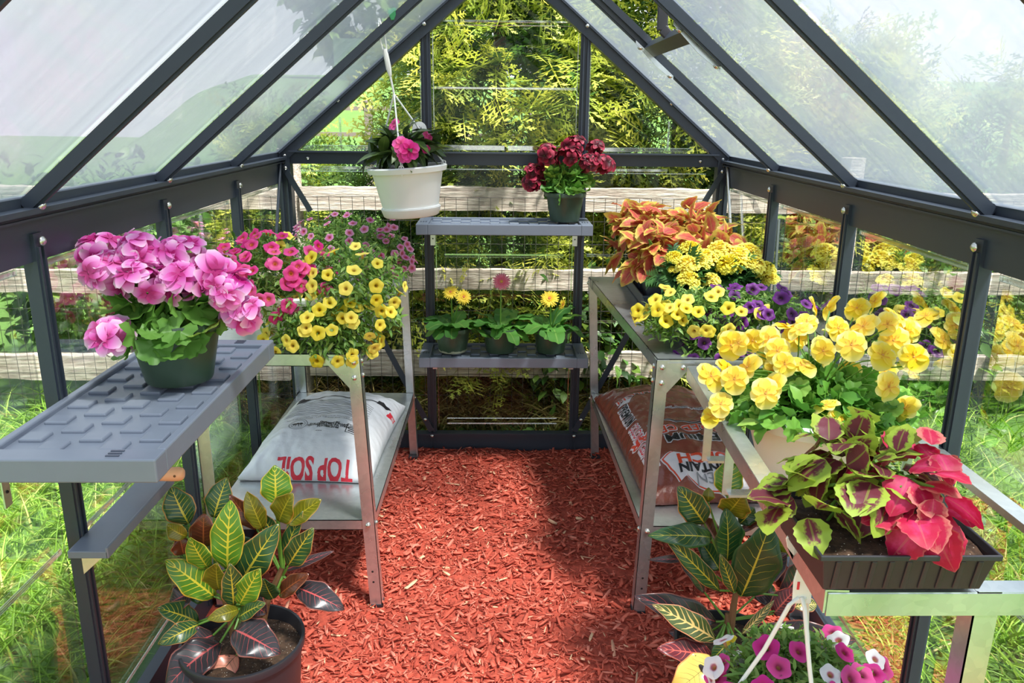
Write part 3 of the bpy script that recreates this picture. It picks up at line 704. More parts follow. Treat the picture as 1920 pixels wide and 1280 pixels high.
def spray_tpl(seed, n=9, wid=.5, dense=5):
    """flat fan of conifer twigs along +Y"""
    R = random.Random(seed); V = []; F = []; U = []
    def strip(a, b, w, u0):
        a = np.array(a); b = np.array(b); d = b - a; L = np.linalg.norm(d); x = np.cross(d, (0, 0, 1)); x = x / np.linalg.norm(x) * w
        k = len(V); m = a + d * .55
        for p, v in ((a - x * .35, a), (a + x * .35, a), (m + x, m), (b, b), (m - x, m)): V.append(p); U.append((.5, min(1, max(0, v[1]))))
        F.append((k, k + 1, k + 2, k + 3, k + 4))
    strip((0, 0, 0), (0, 1, -.12), .014, 0)
    for i in range(n):
        v = .12 + .82 * i / n; s = 1 if i % 2 else -1; L = wid * (1 - v * .72) * R.uniform(.75, 1.15); a = R.uniform(.75, 1.0)
        o = np.array((0, v, -.12 * v * v)); dr = np.array((s * math.sin(a), math.cos(a), R.uniform(-.12, .08)))
        strip(o, o + dr * L, .018, v)
        for j in range(dense):
            q = (j + .7) / (dense + .3); t = -s if j % 2 else s; b = a + t * s * .62
            dd = np.array((s * math.sin(b), math.cos(b), R.uniform(-.1, .1))); o2 = o + dr * L * q
            strip(o2, o2 + dd * L * .42 * (1.15 - q) * R.uniform(.8, 1.3), .021, v)
    V = np.array(V); return V, F, np.array(U)
SPR = [spray_tpl(i) for i in range(4)]
def conifer(label, x, y, h, r, n, seed, mats=('thuja', 'thuja_inner'), zlow=0, size=(.16, .30), z0=0, group=None):
    o = thing('conifer', label, 'tree', (x, y, z0), 0, group); R = np.random.RandomState(seed)
    MB().tube([(0, 0, -.1), (0, .01, h * .5), (0, 0, h * .95)], [.05, .035, .008], 7).build('trunk', M['woodstem'], o)
    def layer(n, k0, k1, nm, mat, s0, s1):
        z = zlow + (h - zlow) * (1 - R.rand(n) ** .8); t = np.clip(z / h, 0, 1); rr = r * np.sqrt(np.clip(1 - t ** 2.4, 0.02, 1)) * (.85 + .15 * np.sin(z * 5))
        a = R.uniform(0, 2 * PI, n); a = np.where(R.rand(n) < .6, -PI / 2 + R.normal(0, .9, n), a)
        k = R.uniform(k0, k1, n); T = np.stack([np.cos(a) * rr * k, np.sin(a) * rr * k, z], 1)
        d = np.stack([np.cos(a), np.sin(a), R.normal(.05, .35, n)], 1) + R.normal(0, .3, (n, 3))
        nn = np.stack([np.cos(a) * .6, np.sin(a) * .6, np.full(n, .7)], 1) + R.normal(0, .45, (n, 3))
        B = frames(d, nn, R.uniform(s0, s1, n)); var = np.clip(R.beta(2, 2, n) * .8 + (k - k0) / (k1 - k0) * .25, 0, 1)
        scatter(nm, SPR, R.randint(0, 4, n), B, T, M[mat], o, var, smooth=False)
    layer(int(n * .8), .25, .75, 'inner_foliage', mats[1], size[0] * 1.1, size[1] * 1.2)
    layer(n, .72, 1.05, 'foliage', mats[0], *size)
    return o
G1 = 'golden conifers behind the fence'
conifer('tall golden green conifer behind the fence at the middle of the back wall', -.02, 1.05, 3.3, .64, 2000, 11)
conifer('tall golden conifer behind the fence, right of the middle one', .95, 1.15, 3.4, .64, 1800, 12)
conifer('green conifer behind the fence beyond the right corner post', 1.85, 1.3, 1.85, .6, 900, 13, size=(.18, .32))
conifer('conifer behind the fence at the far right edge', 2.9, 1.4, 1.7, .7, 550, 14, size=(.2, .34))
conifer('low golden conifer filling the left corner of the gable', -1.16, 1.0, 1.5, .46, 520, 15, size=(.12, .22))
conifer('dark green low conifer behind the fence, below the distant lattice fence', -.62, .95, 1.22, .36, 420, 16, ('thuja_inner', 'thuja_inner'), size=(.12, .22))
OV = leaf_tpl(P_oval(.26, .45), 3, 1, .3, .2)
def shrub(label, x, y, h, r, n, seed, mat='shrub', ls=(.05, .1), z0=0):
    o = thing('garden_shrub', label, 'shrub', (x, y, z0)); R = np.random.RandomState(seed)
    for k in range(7):
        a = R.uniform(0, 6.28); MB().tube([(0, 0, -.05), (math.cos(a) * r * .3, math.sin(a) * r * .3, h * .45), (math.cos(a) * r * .6, math.sin(a) * r * .6, h * .85)], [.012, .009, .004], 5).build('stem', M['woodstem'], o)
    p = R.normal(0, 1, (n, 3)); p /= np.linalg.norm(p, axis=1, keepdims=True); q = p * (R.uniform(.15, 1, n) ** .45)[:, None] * (1 + .25 * np.sin(p[:, :1] * 7 + p[:, 2:] * 5))
    T = q * (r, r, h / 2) + (0, 0, h / 2); B = frames(p + R.normal(0, .7, (n, 3)), (0, 0, 1) + R.normal(0, .4, (n, 3)), R.uniform(*ls, n))
    scatter('foliage', [OV], np.zeros(n, int), B, T, M[mat], o)
    return o
shrub('dark leafy shrub behind the left fence rails, beside the weathered post', -1.45, 1.15, 1.1, .5, 2600, 21)
shrub('dark leafy shrub at the far left behind the fence', -2.3, 1.1, 1.15, .55, 2600, 22)
shrub('low leafy shrub under the middle golden conifer, behind the wire netting', .35, .72, .75, .42, 1700, 24, ls=(.05, .09))
shrub('low leafy shrub behind the right corner post, below the top rail', 1.12, .75, .95, .42, 2000, 25, ls=(.05, .09))
shrub('low leafy shrub behind the fence at the far right', 2.1, .85, .95, .5, 2200, 26, ls=(.05, .1))
# ferns in the left bed, distant hedge trees, lattice fence
for i, (x, y, z, h) in enumerate(((-4.2, 24, 3, 5.2), (-1, 25, 3, 5), (2.5, 24, 3, 5))):
    lab = ['rounded', 'broad', 'bushy', 'full', 'large', 'dense', 'spreading'][i] + ' distant green tree on the slope, %s from the left of the tree row' % ['first', 'second', 'third', 'fourth', 'fifth', 'sixth', 'seventh'][i]
    shrub(lab, x, y, h, 2.4, 1500, 40 + i, ls=(.35, .7), z0=hz(x, y) - .3)
def lattice():
    y = 6.0; zb = hz(-1.4, 6.0); o = thing('lattice_fence', 'brown wooden garden fence with square openings on the lawn slope', 'fence', (-1.465, y, zb)); wd = plain('brown_fence_paint', srgb(132, 116, 112), .8, vary=.12)
    zt = 1.53 - zb
    for k in range(0, 2):
        x = k * 1.5 - .0; MB().box((x, 0, zt / 2 - .1), (.085, .085, zt + .2)).lathe([(.06, zt), (.06, zt + .02), (.035, zt + .04), (.001, zt + .045)], 10, (x, 0, 0)).build('post', wd, o)
        for q in range(1, 5):
            MB().box((x + .3 * q, 0, zt * .5 - .05), (.035, .03, zt)).build('picket', wd, o)
    for z in (zt - .06, zt - .34, zt - .62): MB().box((.55, -.01, z), (2.4, .035, .045)).build('rail', wd, o)
lattice()
def privacy():
    y = 19; o = thing('board_fence', 'far grey green board fence at the top of the lawn slope', 'fence', (-3.4, y, hz(-3.4, y))); wd = plain('grey_green_boards', srgb(104, 128, 104), .85, vary=.15)
    MB().box((0, 0, .5), (1.8, .05, 1.1)).build('board_panel', wd, o)
    for k in range(3): MB().box((-.85 + k * .85, -.05, .5), (.1, .08, 1.2)).build('post', wd, o)
privacy()
def lupin(x, y, h, i):
    o = thing('lupin', ['pale pink lupin spike in the left bed, nearest the picture edge', 'pale mauve lupin spike in the left bed, second from the picture edge', 'short pink lupin spike in the left bed by the wall stud'][i], 'flower', (x, y, 0))
    MB().tube([(0, 0, -.02), (.01, 0, h)], .004, 5).build('stem', M['stem'], o); R = np.random.RandomState(i); n = 70; z = R.uniform(h * .6, h, n); a = R.uniform(0, 6.28, n); r = .028 * (1.1 - (z - h * .6) / h / .4 * .8)
    d = np.stack([np.cos(a), np.sin(a), R.uniform(.1, .6, n)], 1); scatter('blossoms', [OV], np.zeros(n, int), frames(d, np.tile((0, 0, 1.), (n, 1)), np.full(n, .03)), np.stack([np.cos(a) * r * .3, np.sin(a) * r * .3, z], 1), M['p_rose'], o)
for i, (x, y, h) in enumerate(((-1.33, .2, .97), (-1.23, .24, .93), (-1.12, .2, .83))): lupin(x, y, h, i)

# ------------------------------------------------------------------ plant kit
def pot_mb(r0, r1, h, rim=.012, lip=.018, t=.003, n=44, collar=None):
    """r0 bottom, r1 top radius; hollow, rolled rim"""
    p = [(.001, .004), (r0 * .9, .003), (r0 * .97, 0), (r0, .004)]
    if collar: p += [(r0 + (r1 - r0) * .12, h * .12), (r0 + (r1 - r0) * .12 - .004, h * .125)]
    p += [(r1 - .002 - (r1 - r0) * lip / h, h - lip), (r1 + rim * .3, h - lip + .001), (r1 + rim * .45, h - .004), (r1 + rim * .3, h), (r1 - t, h), (r1 - t - .002, h - .012), (r0 * .95, .008), (.001, .007)]
    return MB().lathe(p, n)
def soil_mb(r, z, dome=.006, n=28, seed=0):
    mb = MB(); vs = [(0, 0, z + dome)]
    for k in range(1, 7):
        for j in range(n):
            a = 2 * PI * j / n; q = r * k / 6; vs.append((q * math.cos(a), q * math.sin(a), z + dome * (1 - (k / 6) ** 2) + .004 * noise.noise((q * 60 * math.cos(a), q * 60 * math.sin(a), seed))))
    fs = [(0, 1 + j, 1 + (j + 1) % n) for j in range(n)]
    fs += [(1 + k * n + j, 1 + (k + 1) * n + j, 1 + (k + 1) * n + (j + 1) % n, 1 + k * n + (j + 1) % n) for k in range(5) for j in range(n)]
    return mb.add(vs, fs)
def potted(name, label, loc, r0, r1, h, mat, group=None, cat='potted plant', rz=0, **kw):
    o = thing(name, label, cat, loc, rz, group)
    pot_mb(r0, r1, h, **kw).build('pot', mat, o, True)
    soil_mb(r1 - (r1 - r0) * .18 - .003, h * .86, seed=loc[0]).build('soil', M['soil'], o, True)
    return o
def dome(R, n, blobs, k0, k1, zmin=None):
    """points and outward normals on a union of ellipsoids [(centre, radii, weight)]"""
    ws = np.array([b[2] for b in blobs], float); ws /= ws.sum(); T = []; N = []
    while len(T) < n:
        c, r, _ = blobs[R.choice(len(blobs), p=ws)]; p = R.normal(0, 1, 3); p /= np.linalg.norm(p)
        if zmin is not None and p[2] < zmin: continue
        T.append(np.array(c) + p * r * R.uniform(k0, k1)); q = p / np.array(r); N.append(q / np.linalg.norm(q))
    return np.array(T), np.array(N)
def leaves(o, R, n, blobs, tpl, mat, size, k=(.55, 1.0), droop=.3, wild=.55, zmin=-.4, name='foliage', up=.8):
    T, N = dome(R, n, blobs, k[0], k[1], zmin)
    d = N + R.normal(0, wild, (n, 3)) - (0, 0, droop * .5); nn = N * .4 + (0, 0, up) + R.normal(0, .35, (n, 3))
    tp = tpl if isinstance(tpl, list) else [tpl]
    return scatter(name, tp, R.randint(0, len(tp), n), frames(d, nn, R.uniform(size[0], size[1], n)), T - d / np.linalg.norm(d, axis=1, keepdims=True) * .3 * size[0], M[mat], o, R.beta(2, 2, n))
def stems(o, R, n, base, ends, r=.0016, mat='stem', sag=.0, name='stems'):
    mb = MB()
    for e in ends[:n]:
        b = Vector(base) + Vector((R.normal(0, .02), R.normal(0, .02), 0)); e = Vector(e); m = (b + e) / 2 + Vector((0, 0, .04 + sag))
        mb.tube([b, (b + m) / 2 + Vector((0, 0, .01)), m, (m + e) / 2 + Vector((0, 0, .005)), e], r, 5)
    return mb.build(name, M[mat], o, True)
def blooms(o, R, mesh, T, N, s0, s1, face=(0, -.5, .3), spread=.35, name='flower'):
    for p, n in zip(T, N):
        q = np.array(n) + np.array(face) + R.normal(0, spread, 3)
        f = link(name, mesh, o); f.matrix_local = basis_m(p, q, R.uniform(s0, s1), R.uniform(0, 6.28))

# flower meshes, unit radius, facing +Z
def radial(name, mat, lobes=5, depth=.065, seg=30, throat=.7, ruff=.06, open_=.0, extra=None):
    rings = [(.10, -throat), (.16, -throat * .45), (.24, -.10), (.5, .02), (.8, .03 + open_), (1.0, -.02 + open_)]
    vs = []; uv = []
    for i, (r, z) in enumerate(rings):
        for j in range(seg):
            a = 2 * PI * j / seg; l = math.cos(a * lobes); rr = r * (1 + depth * l * (r > .4) * r); vs.append((rr * math.cos(a), rr * math.sin(a), z + ruff * l * r * r)); uv.append((j / seg, r))
    fs = [(i * seg + j, i * seg + (j + 1) % seg, (i + 1) * seg + (j + 1) % seg, (i + 1) * seg + j) for i in range(len(rings) - 1) for j in range(seg)] + [tuple(range(seg))[::-1]]
    mb = MB(); mb.add(vs, fs, 0, uv)
    return mb.mesh(name, [M[mat]], True)
CAL = {k: radial('flower', k) for k in ('p_yellow', 'p_magenta', 'p_rose', 'p_purple', 'p_white', 'p_fuchsia')}
def petals(name, mats, spec, centre=None):
    """spec: list of (angle, length, halfwidth, tilt, r0, curl, z)"""
    mb = MB()
    for a, L, w, tilt, r0, curl, z in spec:
        nv, nu = 5, 2; vs = []; uv = []
        for i in range(nv + 1):
            v = i / nv; ww = w * math.sin(PI * min(.97, .12 + .80 * v)) ** .65
            for j in range(2 * nu + 1):
                u = j / nu - 1; x = u * ww; r = r0 + L * v * math.cos(tilt - curl * v * .5); h = z + L * v * math.sin(tilt - curl * v) + .12 * w * u * u * 1.5
                x, y = r * math.cos(a) - x * math.sin(a), r * math.sin(a) + x * math.cos(a); vs.append((x, y, h)); uv.append((u / 2 + .5, v))
        n = 2 * nu + 1; mb.add(vs, [(i * n + j, i * n + j + 1, (i + 1) * n + j + 1, (i + 1) * n + j) for i in range(nv) for j in range(n - 1)], 0, uv)
    if centre: mb.ball((0, 0, centre[1]), centre[0], 10, 1, (1, 1, .45))
    return mb.mesh(name, [M[m] for m in mats], True)
R0 = random.Random(9)
GERB = lambda mat, c: petals('flower', [mat, c], [(2 * PI * k / 22 + R0.uniform(-.05, .05), R0.uniform(.72, .82), .105, R0.uniform(-.02, .22), .2, R0.uniform(.1, .4), .0) for k in range(22)] +
               [(2 * PI * k / 18 + .1, R0.uniform(.52, .62), .1, R0.uniform(.2, .38), .18, .25, .03) for k in range(18)] + [(2 * PI * k / 14, .24, .05, .8, .12, .3, .04) for k in range(14)], (.2, .04))
gb_yel = GERB('p_gbyel', 'disc_r'); gb_pink = GERB('p_gbpink', 'disc_y')
PEL = lambda mat: petals('flower', [mat, 'bud'], [(PI / 2 + .42, 1, .5, .35, .06, .7, 0), (PI / 2 - .42, 1, .5, .35, .06, .7, .03), (PI + .35, .85, .36, .25, .06, .5, 0), (-.35, .85, .36, .25, .06, .5, 0), (-PI / 2, .85, .38, .2, .06, .5, .02)], (.06, -.06))
pel_pink = PEL('p_gerpink'); pel_red = PEL('p_gerred')
pansy = petals('flower', ['p_pansy', 'disc_y'], [(PI / 2 + .5, .95, .62, .15, .02, .3, -.04), (PI / 2 - .5, .95, .62, .12, .02, .35, -.06), (PI + .1, .85, .5, .1, .04, .3, 0), (-.1, .85, .5, .1, .04, .3, .01), (-PI / 2, .95, .68, .0, .04, .4, .03)], (.07, .03))
imp = petals('flower', ['p_imp', 'disc_y'], [(2 * PI * k / 5 + PI / 2, .95, .52, .1, .03, .25, .01 * k) for k in range(5)], (.05, .02))
marig = petals('flower', ['p_marigold', 'p_marigold'], [(R0.uniform(0, 2 * PI), R0.uniform(.22, .30), R0.uniform(.12, .18), t + R0.uniform(.1, .5), .02 + .72 * math.cos(t), R0.uniform(.6, 1.3), .52 * math.sin(t) - .05) for t in [math.asin(R0.uniform(-.15, 1)) for _ in range(230)]], (.78, .0))

NARROW = leaf_tpl(P_oval(.15, .45), 3, 1, .35, .25)
OVATE = leaf_tpl(P_oval(.3, .4), 5, 2, .35, .18, .03, 2)
ROUND = lobed_tpl(7, 3, 28, .09, .05); ROUND2 = lobed_tpl(5, 3, 30, .14, .09)
GBL = leaf_tpl(lambda v: .05 + .19 * math.sin(PI * min(1, v ** 1.25)) ** .7 * (1 + .12 * math.cos(v * 22)), 14, 2, .55, .12, .05, 3)
COLL = leaf_tpl(P_oval(.36, .36), 12, 2, .35, .16, .02, 3, .05)
COLB = leaf_tpl(P_oval(.42, .38), 12, 2, .3, .1, .02, 3, .05)
IMPL = leaf_tpl(P_oval(.17, .42), 6, 1, .45, .22)
FERNY = merge_tpl([(NARROW, np.eye(4))] + [(NARROW, np.array(Matrix.Translation((0, .15 + .14 * k, 0)) @ Matrix.Rotation(s * -.75, 4, 'Z') @ Matrix.Scale(.6 - .06 * k, 4))) for k in range(5) for s in (-1, 1)])

# ------------------------------------------------------------------ hanging impatiens
def hanging_impatiens():
    R = np.random.RandomState(31); X, Y, Z = -.318, -.6, 1.113
    o = thing('hanging_basket', 'white hanging pot of dark leaved pink impatiens under the left roof rafter', 'hanging plant', (X, Y, Z)); o.rotation_euler = (0, math.radians(-4), 0)
    pot_mb(.094, .122, .150, rim=.022, lip=.02, collar=True).build('pot', M['whitepot'], o, True)
    MB().lathe([(.001, -.014), (.086, -.014), (.092, -.010), (.1, .014), (.097, .014), (.088, -.006), (.001, -.008)], 44).build('saucer', M['whitepot'], o, True)
    soil_mb(.112, .136, .01).build('soil', M['soil'], o, True)
    h = thing('hanger', None, None); h.parent = o
    knot = Vector((-.020, 0, .378)); top = Vector((-.045, 0, .60)); ends = [Vector((.118, .03, .152)), Vector((-.108, .05, .152)), Vector((-.005, -.122, .15))]
    for e in ends:
        MB().tube([knot, e], .0028, 6).build('cord', M['whitecord'], h, True)
        MB().tube([e + Vector((.008 * math.cos(t), 0, .008 * math.sin(t))) for t in np.linspace(0, 6.28, 9)], .0022, 6).tube([e + Vector((0, 0, -.004)), e + Vector((0, 0, -.024))], .004, 6).build('eyelet', M['whitecord'], h, True)
    MB().tube([knot, knot + (top - knot) * .25], .0034, 8).tube([knot + (top - knot) * .25, knot + (top - knot) * .35, knot + (top - knot) * .55, knot + (top - knot) * .62], [.005, .009, .0085, .006], 8).build('cord_clamp', M['whitecord'], h, True)
    c = knot + (top - knot) * .6
    for s in (-1, 1): MB().tube([c + Vector((s * .006, 0, 0)), c + (top - c) * .5 + Vector((s * .009, 0, 0)), top + Vector((s * .001, 0, .008))], .0018, 6).build('cord', M['whitecord'], h, True)
    bl = [((-.005, 0, .19), (.115, .10, .085), 1)]
    leaves(o, R, 130, bl, IMPL, 'impleaf', (.075, .12), (.35, .95), .5, .45, -.1)
    stems(o, R, 12, (0, 0, .13), [(R.normal(0, .06), R.normal(0, .05), .22) for _ in range(12)], .003)
    for p, n, s in (((.004, -.135, .222), (.1, -1, .4), .030), ((.028, -.14, .205), (.25, -1, .25), .034), ((.012, -.142, .190), (0, -1, .1), .026), ((-.026, -.03, .285), (-.6, -.6, .6), .024), ((.075, -.04, .245), (.8, -.5, .1), .016), ((.085, -.03, .235), (.8, -.6, -.2), .014), ((-.02, -.09, .215), (-.3, -1, 0), .012), ((.072, -.05, .2), (.5, -.8, -.5), .016)):
        f = link('flower', imp, o); f.matrix_local = basis_m(Vector(p), n, s, 0)
    mb = MB(); pr = [(-.024, 0, -.06), (.024, 0, -.06), (.024, 0, .012)] + [(.024 * math.cos(t), 0, .012 + .024 * math.sin(t)) for t in np.linspace(.3, 2.84, 8)] + [(-.024, 0, .012)]
    mb.prism([Vector(p) + Vector((.048, .035, .252)) for p in pr], (0, .001, 0)); pl = mb.build('plant_label', M['tag'], o)
    for k in range(3): MB().box((.042 + k * .006, .0345, .266 + .002 * (k % 2)), (.0035, .0006, .009)).build('print', M['grey_ink'], pl)
    # green clip that holds it to the rafter
    c = thing('rafter_clip', 'green plastic hook clipped to the left rafter, holding the hanging pot', 'hook', (X - .046, Y, Z + .60))
    MB().prism([(-.012, -.012, .024), (.012, -.012, .034), (.014, -.012, .012), (.008, -.012, -.004), (-.002, -.012, -.004)], (0, .024, 0)).build('clip_body', M['greenclip'], c, False, .002)
    MB().tube([(0, 0, .004), (.003, 0, -.008), (0, 0, -.014), (-.006, 0, -.010)], .0025, 6).build('hook', M['greenclip'], c, True)
hanging_impatiens()

# ------------------------------------------------------------------ geraniums
def geranium(label, loc, r0, r1, h, blobs, nleaf, clusters, mesh, size, lsize, seed, group=None):
    R = np.random.RandomState(seed); o = potted('potted_geranium', label, loc, r0, r1, h, M['greenpot'], group)
    leaves(o, R, nleaf, blobs, [ROUND, ROUND2], 'gerleaf', lsize, (.4, 1.0), .5, .35, -.55, up=.9)
    ends = [Vector(c[0]) for c in clusters]
    stems(o, R, len(ends), (0, 0, h * .85), ends, .0028, name='flower_stalks')
    for c, r, n in clusters:
        hd = thing('flower_head', None, None); hd.parent = o; hd.location = c
        T, N = dome(R, n, [((0, 0, 0), (r, r, r * .85), 1)], .75, 1.05, -.55)
        blooms(hd, R, mesh, T, N, size[0], size[1], (0, -.35, .15), .25)
    return o
# wine red geranium, origin (.235,-.12,1.022)
geranium('burgundy flowered geranium in a dark green pot on the upper back shelf', (.236, -.125, 1.026), .058, .078, .112, [((.0, 0, .15), (.105, .09, .075), 1), ((0, -.02, .11), (.08, .085, .05), .5)], 120,
         [((-.075, -.03, .255), .04, 12), ((.005, -.05, .25), .044, 14), ((.03, .0, .285), .042, 14), ((.095, -.02, .225), .042, 13), ((.145, -.01, .22), .034, 9), ((.115, .02, .28), .028, 6), ((-.125, -.02, .19), .03, 8), ((-.125, -.02, .145), .034, 9)], pel_red, (.026, .034), (.035, .065), 41)
geranium('bright pink geranium in a dark green pot on the left plastic shelf', (-.700, -1.685, .888), .068, .096, .132, [((.0, 0, .155), (.125, .12, .07), 1), ((0, -.03, .11), (.10, .115, .06), .6)], 170,
         [((-.04, -.02, .265), .045, 15), ((.03, .0, .26), .046, 16), ((.085, -.0, .225), .042, 13), ((.045, -.06, .215), .042, 14), ((.125, -.03, .195), .040, 12), ((.155, -.03, .15), .032, 9), ((-.02, -.09, .225), .04, 11), ((-.10, -.05, .23), .042, 12), ((-.075, -.12, .12), .03, 7), ((-.14, .02, .26), .042, 11)], pel_pink, (.030, .040), (.045, .08), 42)

# ------------------------------------------------------------------ gerberas
def gerbera(label, loc, flowers, seed, wide=1.0):
    R = np.random.RandomState(seed); o = potted('potted_gerbera', label, loc, .058, .074, .102, M['limedpot' if seed == 51 else 'greenpot'], 'gerbera pots on the lower back shelf')
    n = 16; a = np.arange(n) * 2.4 + R.uniform(-.3, .3, n); el = R.uniform(.15, 1.0, n); d = np.stack([np.cos(a) * np.cos(el), np.sin(a) * np.cos(el), np.sin(el)], 1)
    L = R.uniform(.11, .17, n) * wide
    scatter('foliage', [GBL], np.zeros(n, int), frames(d, np.stack([np.cos(a) * -.3, np.sin(a) * -.3, np.ones(n)], 1) + R.normal(0, .2, (n, 3)), L), np.stack([np.cos(a) * .012, np.sin(a) * .012, np.full(n, .095)], 1), M['gerbleaf'], o, R.beta(2, 2, n))
    for p, nr, s, me in flowers:
        p = Vector(p); nv = Vector(nr).normalized(); MB().tube([(0, 0, .09), Vector((p.x * .4, p.y * .4, .09 + (p.z - .09) * .6)), p - nv * .01], [.003, .0026, .0024], 6).build('flower_stalk', M['stem'], o, True)
        f = link('flower', me, o); f.matrix_local = basis_m(p, nr, s, R.uniform(0, 6))
    return o
gerbera('left gerbera pot on the lower back shelf, with two yellow flowers', (-.211, -.13, .490), [((-.005, -.03, .252), (-.15, -.75, .65), .034, gb_yel), ((.048, -.045, .236), (.25, -.9, .4), .034, gb_yel)], 51)
gerbera('middle gerbera pot on the lower back shelf, with one tall pink flower', (-.016, -.13, .490), [((.004, -.01, .292), (.0, -.95, .3), .038, gb_pink)], 52)
gerbera('right gerbera pot on the lower back shelf, with a large yellow flower', (.192, -.13, .490), [((-.012, -.05, .232), (-.15, -.8, .6), .040, gb_yel), ((.042, -.04, .205), (.8, -.5, -.2), .026, gb_yel)], 53, 1.08)

# ------------------------------------------------------------------ calibrachoas
def cal_plant(o, R, blobs, nl, fl, lsize=(.02, .036), zmin=-.5, base=(0, 0, .12)):
    """fl: list of (mesh key, count, blobs, s0, s1)"""
    leaves(o, R, nl, blobs, NARROW, 'calleaf', lsize, (.45, 1.02), .2, .9, zmin)
    T, N = dome(R, 60, blobs, .7, .95, zmin); stems(o, R, 60, base, T, .0015)
    for key, n, bb, s0, s1 in fl:
        T, N = dome(R, n * 3, bb, 1.04, 1.18, zmin); s = np.argsort(T[:, 1] * 1.0 - T[:, 2] * .5 + R.normal(0, .12, len(T)))[:n]
        blooms(o, R, CAL[key], T[s], N[s], s0, s1, (0, -.45, .3), .3)
R = np.random.RandomState(61)
o = potted('calibrachoa_pot', 'white pot of magenta and yellow calibrachoa spilling over the left bench', (-.60, -1.0, ZT + .002), .11, .15, .145, M['whitepot'], rim=.022, lip=.022)
bm = [((-.08, .0, .16), (.17, .17, .125), 1)]
by0 = [((.02, -.06, .10), (.17, .13, .10), .8)]
by = [((.16, -.01, .17), (.14, .17, .11), .8), ((.08, -.12, .03), (.145, .085, .115), 1.05), ((.2, -.06, .08), (.1, .1, .09), .4), ((-.13, .05, .25), (.11, .1, .05), .16)]
cal_plant(o, R, bm + by + by0, 6500, [('p_magenta', 84, bm, .017, .022), ('p_yellow', 72, by, .016, .021)])
R = np.random.RandomState(62)
o = potted('calibrachoa_pot', 'white pot of pale pink calibrachoa at the back of the left bench', (-.58, -.42, ZT + .002), .10, .135, .13, M['whitepot'], rim=.02, lip=.02)
bp = [((.02, 0, .17), (.20, .17, .115), 1), ((.14, -.02, .11), (.11, .12, .10), .5)]
cal_plant(o, R, bp, 3400, [('p_rose', 86, bp, .012, .016)], (.017, .029), -.35)
R = np.random.RandomState(63)
o = potted('calibrachoa_pot', 'dark pot of yellow and purple calibrachoa on the right bench', (.60, -1.045, ZT + .002), .09, .125, .10, M['blackpot'])
b1 = [((-.04, -.02, .085), (.17, .14, .075), 1), ((-.13, -.05, .05), (.09, .09, .06), .35)]; b2 = [((.11, .02, .085), (.17, .14, .065), 1), ((-.02, -.12, .0), (.09, .05, .06), .25)]
cal_plant(o, R, b1 + b2, 4200, [('p_yellow', 40, b1, .017, .022), ('p_purple', 50, b2, .017, .023)], (.018, .032), -.3, (0, 0, .08))
# basket hanging from the staging rail
def hung_basket():
    R = np.random.RandomState(64); X, Y, Z = .478, -2.13, .345
    o = thing('hanging_basket', 'white basket of magenta and white calibrachoa hung from the right foreground rail', 'hanging plant', (X, Y, Z))
    pot_mb(.08, .115, .12, rim=.02, lip=.02).build('pot', M['whitepot'], o, True); soil_mb(.105, .105).build('soil', M['soil'], o, True)
    b = [((.025, 0, .135), (.135, .13, .065), 1)]
    cal_plant(o, R, b, 1500, [('p_fuchsia', 34, b, .018, .023), ('p_white', 13, b, .016, .021), ('p_yellow', 2, b, .014, .018)], (.018, .032), -.1, (0, 0, .1))
    h = thing('hanger', None, None); h.parent = o
    k = Vector((-.012, -.045, .335))
    for e, m in ((Vector((-.11, -.03, .125)), .26), (Vector((.012, -.11, .125)), .24), (Vector((.075, .08, .125)), .26)):
        MB().tube([k + Vector((e.x * .05, 0, 0)), k + Vector((e.x * .18, e.y * .1, -.012)), (k + e) / 2 + Vector((0, 0, -.0)), e], .0036, 8).build('arm', M['whitecord'], h, True)
    MB().prism([k + Vector(p) for p in ((-.014, 0, -.012), (.017, 0, -.012), (.014, 0, .045), (-.006, 0, .06), (-.030, 0, .09), (-.034, 0, .105), (-.028, 0, .118), (-.016, 0, .122), (-.012, 0, .114), (-.022, 0, .108), (-.024, 0, .098), (-.018, 0, .088), (-.010, 0, .066), (-.016, 0, .03))], (0, .004, 0)).build('hook_plate', M['whitecord'], h, False, .0015)
    MB().box(k + Vector((-.008, -.0006, .022)), (.004, .001, .014), None).build('slot_mark', M['red_ink'], h)
hung_basket()

